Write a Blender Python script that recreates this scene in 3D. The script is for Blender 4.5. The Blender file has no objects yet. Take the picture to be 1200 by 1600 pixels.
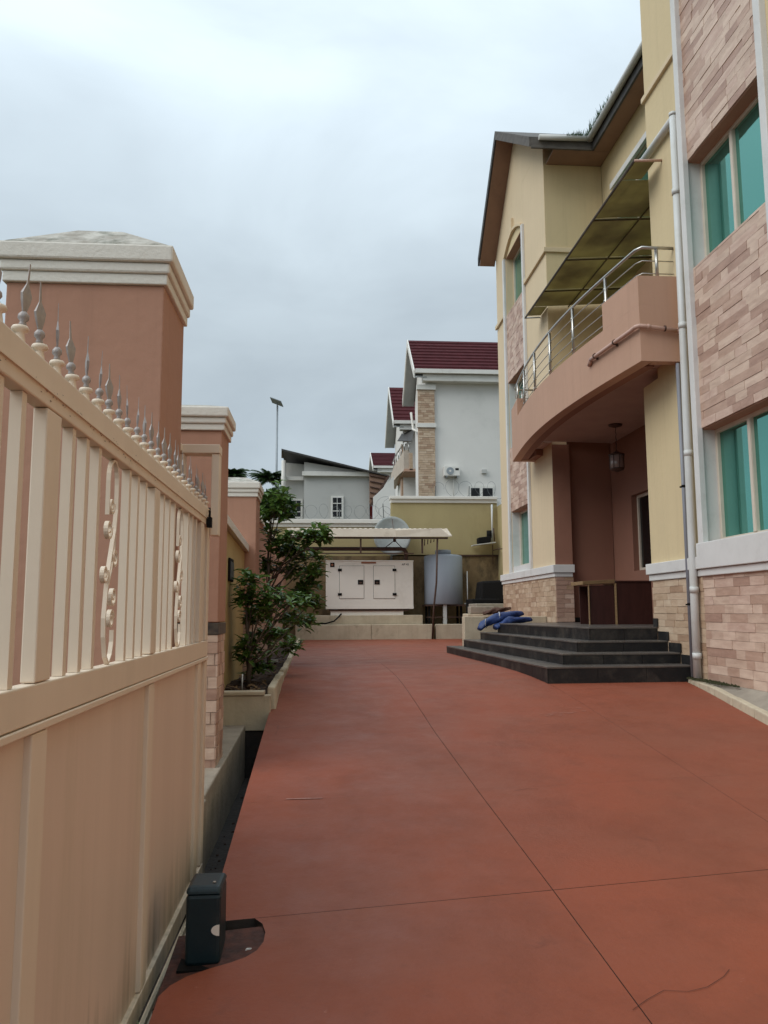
import bpy, bmesh, math, random
from mathutils import Vector, Matrix
C = bpy.context.scene.collection
S = bpy.context.scene
R = random.Random(7)
PI = math.pi
rad = math.radians

# ---------------------------------------------------------------- camera, sky, sun, exposure
cam = bpy.data.cameras.new('camera'); co = bpy.data.objects.new('camera', cam); C.objects.link(co)
cam.sensor_fit = 'VERTICAL'; cam.sensor_height = 36; cam.lens = 1250 / 1600 * 36
cam.clip_start = 0.05; cam.clip_end = 2000
rt = Vector((0.997038, -0.005051, 0.076744)); rt = Vector((0.9970380510, -0.0767828575, -0.0044178732))
rt_w = Vector((0.9970380510, -0.0050513403, 0.0767437866))
# rows: camera right / up / forward seen in world axes
right = Vector((0.9970380510, -0.0767828575, -0.0044178732))
up = Vector((-0.0050513403, -0.1226942569, 0.9924316618))
fwd = Vector((0.0767437866, 0.9894698136, 0.1227186991))
m = Matrix((right, up, -fwd)).transposed().to_4x4(); m.translation = Vector((0, 0, 0.80))
co.matrix_world = m
S.camera = co

W = bpy.data.worlds.new('World'); S.world = W; W.use_nodes = True
nt = W.node_tree; nt.nodes.clear()
wo = nt.nodes.new('ShaderNodeOutputWorld'); bg = nt.nodes.new('ShaderNodeBackground'); bg.inputs[1].default_value = 0.10
sky = nt.nodes.new('ShaderNodeTexSky'); sky.sky_type = 'NISHITA'; sky.sun_disc = False
sky.sun_elevation = rad(42); sky.sun_rotation = rad(246)
tc = nt.nodes.new('ShaderNodeTexCoord'); mp = nt.nodes.new('ShaderNodeMapping'); mp.inputs['Scale'].default_value = (1, 1, 2.4)
mp.inputs['Location'].default_value = (0.35, 0.2, 0.1)
n1 = nt.nodes.new('ShaderNodeTexNoise'); n1.inputs['Scale'].default_value = 1.9; n1.inputs['Detail'].default_value = 6; n1.inputs['Roughness'].default_value = 0.52; n1.inputs['Distortion'].default_value = 0.4
r1 = nt.nodes.new('ShaderNodeValToRGB')
r1.color_ramp.elements[0].position = 0.36; r1.color_ramp.elements[0].color = (3.7, 4.3, 4.75, 1)
r1.color_ramp.elements[1].position = 0.62; r1.color_ramp.elements[1].color = (4.75, 5.5, 6.0, 1)
sx = nt.nodes.new('ShaderNodeSeparateXYZ'); mr = nt.nodes.new('ShaderNodeMapRange')
mr.inputs[1].default_value = 0.32; mr.inputs[2].default_value = 1.0; mr.inputs[3].default_value = 0.82; mr.inputs[4].default_value = 2.35
vm = nt.nodes.new('ShaderNodeVectorMath'); vm.operation = 'SCALE'
mx = nt.nodes.new('ShaderNodeMixRGB'); mx.inputs[0].default_value = 0.93
L = nt.links.new
L(tc.outputs['Generated'], mp.inputs[0]); L(mp.outputs[0], n1.inputs['Vector']); L(n1.outputs[0], r1.inputs[0])
L(tc.outputs['Generated'], sx.inputs[0]); L(sx.outputs[2], mr.inputs[0])
L(r1.outputs[0], vm.inputs[0]); L(mr.outputs[0], vm.inputs['Scale'])
L(sky.outputs[0], mx.inputs[1]); L(vm.outputs[0], mx.inputs[2]); L(mx.outputs[0], bg.inputs[0]); L(bg.outputs[0], wo.inputs[0])

sun = bpy.data.lights.new('sun', 'SUN'); sun.energy = 1.05; sun.angle = rad(40); sun.color = (1, 0.97, 0.92)
so = bpy.data.objects.new('sun', sun); C.objects.link(so)
so.rotation_euler = Vector((-1.0, -0.45, 1.0)).to_track_quat('Z', 'Y').to_euler()
S.view_settings.view_transform = 'Standard'; S.view_settings.look = 'None'
S.view_settings.exposure = 0.52; S.view_settings.gamma = 1; S.view_settings.use_curve_mapping = False

# ---------------------------------------------------------------- materials
MATS = {}
def mat(name, col, col2=None, scale=3.0, rough=0.8, bump=0.0, bscale=60.0, metal=0.0, dirt=None, dscale=1.2, damt=0.0,
        stretch=None, spec=0.4, trans=0.0, alpha=None, detail=5, coord='Object', dthr=0.55, streak=0.0, grime=None):
    if name in MATS: return MATS[name]
    m = bpy.data.materials.new(name); m.use_nodes = True; t = m.node_tree; N = t.nodes; Lk = t.links.new
    b = N['Principled BSDF']
    b.inputs['Roughness'].default_value = rough; b.inputs['Metallic'].default_value = metal
    b.inputs['Specular IOR Level'].default_value = spec
    tc = N.new('ShaderNodeTexCoord'); vec = tc.outputs[coord]
    if stretch:
        mp = N.new('ShaderNodeMapping'); mp.inputs['Scale'].default_value = stretch; Lk(vec, mp.inputs[0]); svec = mp.outputs[0]
    else: svec = vec
    col2 = col2 or tuple(c * 0.86 for c in col)
    n = N.new('ShaderNodeTexNoise'); n.inputs['Scale'].default_value = scale; n.inputs['Detail'].default_value = detail
    n.inputs['Roughness'].default_value = 0.6
    Lk(svec, n.inputs['Vector'])
    mx = N.new('ShaderNodeMixRGB'); mx.inputs[1].default_value = (*col, 1); mx.inputs[2].default_value = (*col2, 1)
    mr = N.new('ShaderNodeMapRange'); mr.inputs[1].default_value = 0.35; mr.inputs[2].default_value = 0.65; Lk(n.outputs[0], mr.inputs[0])
    Lk(mr.outputs[0], mx.inputs[0]); out = mx.outputs[0]
    if dirt:
        d = N.new('ShaderNodeTexNoise'); d.inputs['Scale'].default_value = dscale; d.inputs['Detail'].default_value = 8; d.inputs['Roughness'].default_value = 0.7
        Lk(svec, d.inputs['Vector'])
        dm = N.new('ShaderNodeMapRange'); dm.inputs[1].default_value = dthr; dm.inputs[2].default_value = dthr + 0.18; dm.inputs[4].default_value = damt
        Lk(d.outputs[0], dm.inputs[0])
        m2 = N.new('ShaderNodeMixRGB'); m2.inputs[2].default_value = (*dirt, 1); Lk(out, m2.inputs[1]); Lk(dm.outputs[0], m2.inputs[0]); out = m2.outputs[0]
    if streak or grime:
        sp_ = N.new('ShaderNodeMapping'); sp_.inputs['Scale'].default_value = (7, 7, 0.35); Lk(vec, sp_.inputs[0])
        sn = N.new('ShaderNodeTexNoise'); sn.inputs['Scale'].default_value = 1.6; sn.inputs['Detail'].default_value = 7; sn.inputs['Roughness'].default_value = 0.65; Lk(sp_.outputs[0], sn.inputs['Vector'])
    if streak:
        sm = N.new('ShaderNodeMapRange'); sm.inputs[1].default_value = 0.5; sm.inputs[2].default_value = 0.78; sm.inputs[4].default_value = streak; Lk(sn.outputs[0], sm.inputs[0])
        m3 = N.new('ShaderNodeMixRGB'); m3.inputs[2].default_value = (*[c * 0.45 for c in col], 1); Lk(out, m3.inputs[1]); Lk(sm.outputs[0], m3.inputs[0]); out = m3.outputs[0]
    if grime:   # splash dirt rising unevenly from the foot of the object: (z where it is full, z where it ends, colour, amount)
        sx_ = N.new('ShaderNodeSeparateXYZ'); Lk(vec, sx_.inputs[0])
        gm_ = N.new('ShaderNodeMapRange'); gm_.inputs[1].default_value = grime[0]; gm_.inputs[2].default_value = grime[1]; gm_.inputs[3].default_value = 0.30; gm_.inputs[4].default_value = -0.35; Lk(sx_.outputs[2], gm_.inputs[0])
        ga = N.new('ShaderNodeMath'); ga.operation = 'ADD'; Lk(gm_.outputs[0], ga.inputs[0]); Lk(sn.outputs[0], ga.inputs[1])
        gr_ = N.new('ShaderNodeMapRange'); gr_.inputs[1].default_value = 0.48; gr_.inputs[2].default_value = 0.85; gr_.inputs[4].default_value = grime[3]; Lk(ga.outputs[0], gr_.inputs[0])
        m4 = N.new('ShaderNodeMixRGB'); m4.inputs[2].default_value = (*grime[2], 1); Lk(out, m4.inputs[1]); Lk(gr_.outputs[0], m4.inputs[0]); out = m4.outputs[0]
    Lk(out, b.inputs['Base Color'])
    if trans: b.inputs['Transmission Weight'].default_value = trans
    if bump:
        bn = N.new('ShaderNodeTexNoise'); bn.inputs['Scale'].default_value = bscale; bn.inputs['Detail'].default_value = 4; Lk(vec, bn.inputs['Vector'])
        bp = N.new('ShaderNodeBump'); bp.inputs['Strength'].default_value = bump; bp.inputs['Distance'].default_value = 0.01
        Lk(bn.outputs[0], bp.inputs['Height']); Lk(bp.outputs[0], b.inputs['Normal'])
    MATS[name] = m; return m

M = {}
M['gate'] = mat('gate_cream_paint', (0.75, 0.63, 0.50), (0.71, 0.595, 0.47), 1.5, 0.5, 0.12, 9, dirt=(0.30, 0.25, 0.13), dscale=0.9, damt=0.15, stretch=(1, 2.5, 0.5), streak=0.06, grime=(-0.75, -0.2, (0.16, 0.13, 0.06), 0.5))
M['gatesheet'] = mat('gate_sheet_paint', (0.72, 0.575, 0.465), (0.68, 0.54, 0.435), 1.2, 0.42, 0.18, 3.0, dirt=(0.28, 0.24, 0.12), dscale=0.8, damt=0.2, stretch=(1, 3.5, 0.35), streak=0.1, grime=(-0.75, -0.1, (0.16, 0.13, 0.06), 0.7))
M['spear'] = mat('spear_dull_metal', (0.30, 0.27, 0.265), (0.40, 0.36, 0.34), 20, 0.55, 0.1, 80, metal=0.35)
M['terra'] = mat('terracotta_paint', (0.43, 0.232, 0.16), (0.41, 0.22, 0.152), 1.6, 0.85, 0.4, 12, dirt=(0.38, 0.21, 0.15), dscale=1.6, damt=0.3, stretch=(1, 1, 0.5), streak=0.2)
M['pink'] = mat('balcony_pink_paint', (0.495, 0.30, 0.212), (0.47, 0.285, 0.20), 1.2, 0.8, 0.35, 9, streak=0.16)
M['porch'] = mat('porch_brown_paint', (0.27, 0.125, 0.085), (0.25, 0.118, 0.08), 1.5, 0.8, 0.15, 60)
M['cap'] = mat('pillar_cap_white', (0.74, 0.71, 0.65), (0.70, 0.67, 0.61), 3, 0.85, 0.35, 50, dirt=(0.22, 0.2, 0.17), dscale=3, damt=0.2, dthr=0.6)
M['capdirty'] = mat('pillar_cap_weathered', (0.55, 0.53, 0.48), (0.30, 0.27, 0.23), 9, 0.9, 0.5, 30, dirt=(0.08, 0.09, 0.06), dscale=6, damt=0.8, dthr=0.52)
M['cream'] = mat('house_cream_paint', (0.66, 0.53, 0.32), (0.63, 0.505, 0.305), 1.2, 0.85, 0.4, 11, dirt=(0.5, 0.4, 0.25), dscale=1.3, damt=0.25, stretch=(1, 1, 0.4), streak=0.14)
M['pale'] = mat('house_pale_cream_paint', (0.68, 0.545, 0.365), (0.655, 0.525, 0.35), 1.2, 0.85, 0.35, 10, streak=0.12)
M['white'] = mat('white_trim_paint', (0.68, 0.67, 0.65), (0.63, 0.62, 0.60), 3, 0.6, 0.1, 50, dirt=(0.4, 0.38, 0.34), dscale=3, damt=0.25)
M['pipe'] = mat('white_pvc_pipe', (0.62, 0.63, 0.62), (0.56, 0.56, 0.53), 2, 0.4, 0, dirt=(0.4, 0.37, 0.3), dscale=2.5, damt=0.3)
M['greypipe'] = mat('grey_pvc_pipe', (0.25, 0.26, 0.30), None, 2, 0.45)
M['pinkpipe'] = mat('painted_drain_pipe', (0.56, 0.36, 0.29), None, 4, 0.45)
bc = [((0.52, 0.35, 0.265), (0.42, 0.27, 0.20)), ((0.62, 0.46, 0.355), (0.49, 0.34, 0.26)), ((0.45, 0.285, 0.215), (0.36, 0.22, 0.165)),
      ((0.68, 0.51, 0.40), (0.56, 0.40, 0.31)), ((0.51, 0.34, 0.265), (0.63, 0.46, 0.365))]
M['bricks'] = [mat('clay_tile_%s' % n, a, b, 4.5, 0.5, 0.35, 22, coord='Object', stretch=(1, 1.0, 4), spec=0.5) for n, (a, b) in zip(('rose', 'sand', 'umber', 'buff', 'dusk'), bc)]
bc2 = [((0.52, 0.38, 0.26), (0.42, 0.29, 0.19)), ((0.57, 0.43, 0.30), (0.48, 0.34, 0.235)), ((0.42, 0.28, 0.185), (0.34, 0.215, 0.14)),
       ((0.60, 0.47, 0.34), (0.5, 0.36, 0.25)), ((0.47, 0.33, 0.225), (0.42, 0.29, 0.195))]
M['bricks2'] = [mat('stone_tile_%s' % n, a, b, 5, 0.55, 0.35, 30, stretch=(1, 1, 4)) for n, (a, b) in zip(('tan', 'straw', 'cocoa', 'cream', 'ochre'), bc2)]
M['mortar'] = mat('tile_backing', (0.46, 0.33, 0.26), None, 8, 0.9)
M['blackrib'] = mat('black_glazed_tile', (0.035, 0.03, 0.03), (0.10, 0.08, 0.06), 14, 0.4)
M['frame'] = mat('window_frame_champagne', (0.66, 0.58, 0.48), None, 3, 0.45)
def glass(name, col, rough=0.04, spec=1.0):
    m = bpy.data.materials.new(name); m.use_nodes = True; b = m.node_tree.nodes['Principled BSDF']
    t = m.node_tree; n = t.nodes.new('ShaderNodeTexNoise'); n.inputs['Scale'].default_value = 1.3
    tcc = t.nodes.new('ShaderNodeTexCoord'); t.links.new(tcc.outputs['Object'], n.inputs['Vector'])
    bp = t.nodes.new('ShaderNodeBump'); bp.inputs['Strength'].default_value = 0.015; bp.inputs['Distance'].default_value = 0.02
    t.links.new(n.outputs[0], bp.inputs['Height']); t.links.new(bp.outputs[0], b.inputs['Normal'])
    b.inputs['Base Color'].default_value = (*col, 1); b.inputs['Roughness'].default_value = rough; b.inputs['Specular IOR Level'].default_value = spec
    b.inputs['Specular Tint'].default_value = (1, 1, 1, 1)
    b.inputs['Metallic'].default_value = 0.8 if 'green' in name else 0.0
    return m
M['glass'] = glass('green_reflective_glass', (0.115, 0.37, 0.31))
M['darkglass'] = glass('dark_window_glass', (0.006, 0.006, 0.007), 0.15, 0.3)
M['slab'] = None
M['conc'] = mat('old_concrete', (0.34, 0.29, 0.23), (0.26, 0.22, 0.175), 4, 0.9, 0.5, 30, dirt=(0.07, 0.08, 0.05), dscale=2.2, damt=0.6, dthr=0.55)
M['kerb'] = mat('cream_kerb_paint', (0.56, 0.48, 0.35), (0.47, 0.39, 0.28), 3, 0.85, 0.4, 35, streak=0.3, dirt=(0.12, 0.09, 0.06), dscale=2.5, damt=0.6, dthr=0.56)
M['dark'] = mat('dark_wet_soil', (0.022, 0.018, 0.015), (0.04, 0.03, 0.025), 9, 0.85, 0.9, 25)
M['soil'] = mat('planter_soil', (0.05, 0.026, 0.018), (0.03, 0.018, 0.013), 9, 0.95, 1.0, 20)
M['granite'] = mat('black_step_tile', (0.012, 0.012, 0.013), (0.022, 0.020, 0.019), 5, 0.5, 0.15, 50, spec=0.25, dirt=(0.10, 0.085, 0.07), dscale=2.4, damt=0.5, dthr=0.5)
M['tread'] = mat('dark_tread_tile', (0.07, 0.064, 0.06), (0.12, 0.10, 0.085), 4, 0.35, 0.1, 40, dirt=(0.2, 0.17, 0.13), dscale=3, damt=0.45)
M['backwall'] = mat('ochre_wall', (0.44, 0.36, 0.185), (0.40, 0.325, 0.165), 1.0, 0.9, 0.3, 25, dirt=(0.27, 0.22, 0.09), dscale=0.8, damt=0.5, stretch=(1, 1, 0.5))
M['mottled'] = mat('mottled_lower_wall', (0.30, 0.215, 0.115), (0.20, 0.135, 0.07), 1.6, 0.9, 0.4, 25, dirt=(0.04, 0.03, 0.02), dscale=1.8, damt=0.8, stretch=(1, 1, 0.6), dthr=0.5)  # darker brown than the wall above, with random dark blotches
M['yellow'] = mat('yellow_boundary_paint', (0.50, 0.37, 0.17), (0.42, 0.30, 0.13), 1.5, 0.9, 0.3, 40)
M['genwhite'] = mat('generator_white_enamel', (0.80, 0.76, 0.69), (0.77, 0.73, 0.66), 2, 0.4, dirt=(0.4, 0.34, 0.27), dscale=2, damt=0.2)
M['black'] = mat('black_rubber', (0.011, 0.010, 0.010), None, 5, 0.8, spec=0.15)
M['redlabel'] = mat('red_label_print', (0.32, 0.12, 0.06), (0.25, 0.09, 0.05), 60, 0.5)
M['canopy'] = mat('canopy_sheet_beige', (0.60, 0.52, 0.42), (0.52, 0.44, 0.35), 2, 0.6, 0.1, 10, dirt=(0.25, 0.18, 0.12), dscale=1.5, damt=0.4)
M['rust'] = mat('brown_painted_steel', (0.055, 0.03, 0.022), (0.09, 0.045, 0.03), 12, 0.6)
M['tank'] = mat('tank_blue_grey_plastic', (0.33, 0.38, 0.44), (0.30, 0.34, 0.40), 1.5, 0.5, dirt=(0.16, 0.18, 0.2), dscale=2, damt=0.3, stretch=(1, 1, 0.3))
M['dish'] = mat('dish_weathered_white', (0.42, 0.45, 0.44), (0.34, 0.37, 0.36), 2, 0.6, dirt=(0.2, 0.2, 0.18), dscale=3, damt=0.4)
M['roofred'] = mat('maroon_roof_metal', (0.075, 0.017, 0.020), (0.055, 0.013, 0.015), 3, 0.85, spec=0.12)
M['nwhite'] = mat('neighbour_white_paint', (0.72, 0.70, 0.66), (0.68, 0.66, 0.62), 0.7, 0.85, dirt=(0.4, 0.4, 0.37), dscale=0.6, damt=0.3)
M['ntrim'] = mat('neighbour_trim_white', (0.74, 0.72, 0.67), (0.68, 0.66, 0.61), 2, 0.7, dirt=(0.3, 0.28, 0.25), dscale=1.5, damt=0.3)
M['soffcream'] = mat('neighbour_balcony_cream', (0.52, 0.44, 0.36), None, 2, 0.8)
M['soffw'] = mat('neighbour_soffit', (0.42, 0.43, 0.42), None, 2, 0.8)
M['grey'] = mat('grey_render', (0.49, 0.485, 0.46), (0.46, 0.455, 0.43), 0.8, 0.9, 0.2, 25, dirt=(0.26, 0.26, 0.24), dscale=0.8, damt=0.3)
M['roofdark'] = mat('dark_sheet_roof', (0.035, 0.033, 0.033), (0.06, 0.055, 0.05), 6, 0.6)
M['fascia'] = mat('weathered_dark_fascia', (0.075, 0.066, 0.060), (0.13, 0.115, 0.10), 5, 0.75, dirt=(0.22, 0.2, 0.17), dscale=4, damt=0.4, stretch=(1, 0.4, 3))
M['soffit'] = mat('brown_soffit_board', (0.29, 0.175, 0.12), (0.25, 0.15, 0.105), 2, 0.8, dirt=(0.15, 0.1, 0.07), dscale=2, damt=0.4)
M['steel'] = mat('brushed_steel_rail', (0.50, 0.48, 0.45), None, 8, 0.28, metal=0.9)
M['galv'] = mat('galvanised_pole', (0.33, 0.36, 0.38), None, 4, 0.5, metal=0.3)
M['wood'] = mat('light_wood_edge', (0.36, 0.24, 0.12), (0.26, 0.16, 0.08), 8, 0.5, stretch=(1, 1, 6))
M['wooddark'] = mat('dark_mahogany_board', (0.055, 0.018, 0.014), (0.04, 0.013, 0.01), 5, 0.45, stretch=(4, 4, 0.6))
M['tarp'] = mat('blue_tarpaulin', (0.028, 0.058, 0.19), (0.014, 0.032, 0.11), 6, 0.5, 0.9, 14)
M['ropew'] = mat('white_rope', (0.5, 0.5, 0.52), None, 20, 0.8)
M['motor'] = mat('motor_dark_teal_plastic', (0.005, 0.018, 0.024), (0.007, 0.022, 0.029), 6, 0.45, 0.1, 60, dirt=(0.05, 0.045, 0.035), dscale=6, damt=0.35)
M['bark'] = mat('grey_bark', (0.14, 0.11, 0.085), (0.085, 0.065, 0.05), 20, 0.9, 0.6, 40)
M['wire'] = mat('razor_wire_steel', (0.16, 0.17, 0.17), None, 10, 0.6, metal=0.4)
M['paper'] = mat('white_paper', (0.6, 0.6, 0.58), None, 5, 0.8)
M['moss'] = mat('moss', (0.03, 0.04, 0.012), (0.07, 0.06, 0.03), 25, 0.95, 0.8, 60)
M['terrain'] = mat('grass_and_earth', (0.06, 0.07, 0.03), (0.11, 0.08, 0.05), 0.3, 0.95)
M['red'] = mat('red_painted_steel', (0.25, 0.03, 0.025), None, 5, 0.6)
def leafmat(name, c1, c2, tr=0.25):
    m = bpy.data.materials.new(name); m.use_nodes = True; t = m.node_tree; b = t.nodes['Principled BSDF']
    oi = t.nodes.new('ShaderNodeNewGeometry'); mx = t.nodes.new('ShaderNodeMixRGB'); mx.inputs[1].default_value = (*c1, 1); mx.inputs[2].default_value = (*c2, 1)
    ob = t.nodes.new('ShaderNodeObjectInfo'); ad = t.nodes.new('ShaderNodeMath'); ad.operation = 'ADD'; fr = t.nodes.new('ShaderNodeMath'); fr.operation = 'FRACT'
    t.links.new(oi.outputs['Random Per Island'], ad.inputs[0]); t.links.new(ob.outputs['Random'], ad.inputs[1]); t.links.new(ad.outputs[0], fr.inputs[0])
    t.links.new(fr.outputs[0], mx.inputs[0]); t.links.new(mx.outputs[0], b.inputs['Base Color']); b.inputs['Roughness'].default_value = 0.42
    tr_ = t.nodes.new('ShaderNodeBsdfTranslucent'); t.links.new(mx.outputs[0], tr_.inputs[0]); ms = t.nodes.new('ShaderNodeMixShader'); ms.inputs[0].default_value = tr
    t.links.new(b.outputs[0], ms.inputs[1]); t.links.new(tr_.outputs[0], ms.inputs[2]); t.links.new(ms.outputs[0], t.nodes['Material Output'].inputs[0])
    return m
M['leaf'] = leafmat('glossy_green_leaf', (0.045, 0.10, 0.022), (0.15, 0.25, 0.05), 0.35)
M['leafd'] = leafmat('dark_green_leaf', (0.025, 0.055, 0.018), (0.05, 0.09, 0.025))
# translucent olive awning sheet
am = bpy.data.materials.new('olive_translucent_sheet'); am.use_nodes = True; t = am.node_tree; b = t.nodes['Principled BSDF']
b.inputs['Roughness'].default_value = 0.5
nn = t.nodes.new('ShaderNodeTexNoise'); nn.inputs['Scale'].default_value = 1.3; nn.inputs['Detail'].default_value = 7
tcc = t.nodes.new('ShaderNodeTexCoord'); t.links.new(tcc.outputs['Object'], nn.inputs['Vector'])
mx = t.nodes.new('ShaderNodeMixRGB'); mx.inputs[1].default_value = (0.40, 0.36, 0.19, 1); mx.inputs[2].default_value = (0.23, 0.20, 0.11, 1)
mrr = t.nodes.new('ShaderNodeMapRange'); mrr.inputs[1].default_value = 0.38; mrr.inputs[2].default_value = 0.65; t.links.new(nn.outputs[0], mrr.inputs[0]); t.links.new(mrr.outputs[0], mx.inputs[0])
t.links.new(mx.outputs[0], b.inputs['Base Color'])
tl = t.nodes.new('ShaderNodeBsdfTranslucent'); t.links.new(mx.outputs[0], tl.inputs[0]); ms = t.nodes.new('ShaderNodeMixShader'); ms.inputs[0].default_value = 0.6
t.links.new(b.outputs[0], ms.inputs[1]); t.links.new(tl.outputs[0], ms.inputs[2]); t.links.new(ms.outputs[0], t.nodes['Material Output'].inputs[0])
M['awn'] = am
# red painted concrete of the driveway
def slabmat():
    m = bpy.data.materials.new('red_painted_concrete'); m.use_nodes = True; t = m.node_tree; N = t.nodes; K = t.links.new; b = N['Principled BSDF']
    tc = N.new('ShaderNodeTexCoord'); v = tc.outputs['Object']
    def noise(s, d=6, r=0.6, vec=None):
        n = N.new('ShaderNodeTexNoise'); n.inputs['Scale'].default_value = s; n.inputs['Detail'].default_value = d; n.inputs['Roughness'].default_value = r
        K(vec or v, n.inputs['Vector']); return n.outputs[0]
    def rng(x, a, c, o0=0.0, o1=1.0):
        q = N.new('ShaderNodeMapRange'); q.inputs[1].default_value = a; q.inputs[2].default_value = c; q.inputs[3].default_value = o0; q.inputs[4].default_value = o1; K(x, q.inputs[0]); return q.outputs[0]
    def mix(f, a, c):
        q = N.new('ShaderNodeMixRGB')
        if isinstance(f, float): q.inputs[0].default_value = f
        else: K(f, q.inputs[0])
        for i, z in ((1, a), (2, c)):
            if isinstance(z, tuple): q.inputs[i].default_value = (*z, 1)
            else: K(z, q.inputs[i])
        return q.outputs[0]
    base = mix(rng(noise(0.45, 4), 0.4, 0.62), (0.268, 0.066, 0.031), (0.235, 0.070, 0.038))
    base = mix(rng(noise(1.7, 8, 0.7), 0.46, 0.70, 0, 0.7), base, (0.185, 0.047, 0.022))
    base = mix(rng(noise(3.6, 9, 0.75), 0.58, 0.72, 0, 0.45), base, (0.145, 0.040, 0.020))
    base = mix(rng(noise(38, 4, 0.7), 0.52, 0.75, 0, 0.35), base, (0.20, 0.06, 0.04))
    base = mix(rng(noise(9, 7, 0.8), 0.62, 0.72, 0, 0.45), base, (0.13, 0.04, 0.022))
    base = mix(rng(noise(14, 6, 0.8), 0.66, 0.74, 0, 0.6), base, (0.42, 0.19, 0.14))
    # fine hairline cracks
    vo = N.new('ShaderNodeTexVoronoi'); vo.feature = 'DISTANCE_TO_EDGE'; vo.inputs['Scale'].default_value = 0.55
    dn = N.new('ShaderNodeTexNoise'); dn.inputs['Scale'].default_value = 2.2; dn.inputs['Detail'].default_value = 6; K(v, dn.inputs['Vector'])
    va = N.new('ShaderNodeMixRGB'); va.inputs[0].default_value = 0.25; K(v, va.inputs[1]); K(dn.outputs['Color'], va.inputs[2]); K(va.outputs[0], vo.inputs['Vector'])
    ck = rng(vo.outputs['Distance'], 0.0, 0.004, 1, 0); cm = rng(noise(0.9, 3), 0.57, 0.66, 0, 0.4)
    mu = N.new('ShaderNodeMath'); mu.operation = 'MULTIPLY'; K(ck, mu.inputs[0]); K(cm, mu.inputs[1])
    base = mix(mu.outputs[0], base, (0.07, 0.02, 0.015))
    K(base, b.inputs['Base Color'])
    K(rng(noise(2.5, 6, 0.7), 0.3, 0.7, 0.45, 0.7), b.inputs['Roughness']); b.inputs['Specular IOR Level'].default_value = 0.30
    bp = N.new('ShaderNodeBump'); bp.inputs['Strength'].default_value = 0.35; bp.inputs['Distance'].default_value = 0.006
    K(noise(45, 6, 0.7), bp.inputs['Height']); bp2 = N.new('ShaderNodeBump'); bp2.inputs['Strength'].default_value = 0.25; bp2.inputs['Distance'].default_value = 0.03
    K(noise(2.5, 4), bp2.inputs['Height']); K(bp.outputs[0], bp2.inputs['Normal']); K(bp2.outputs[0], b.inputs['Normal'])
    return m
M['slab'] = slabmat()

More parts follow.
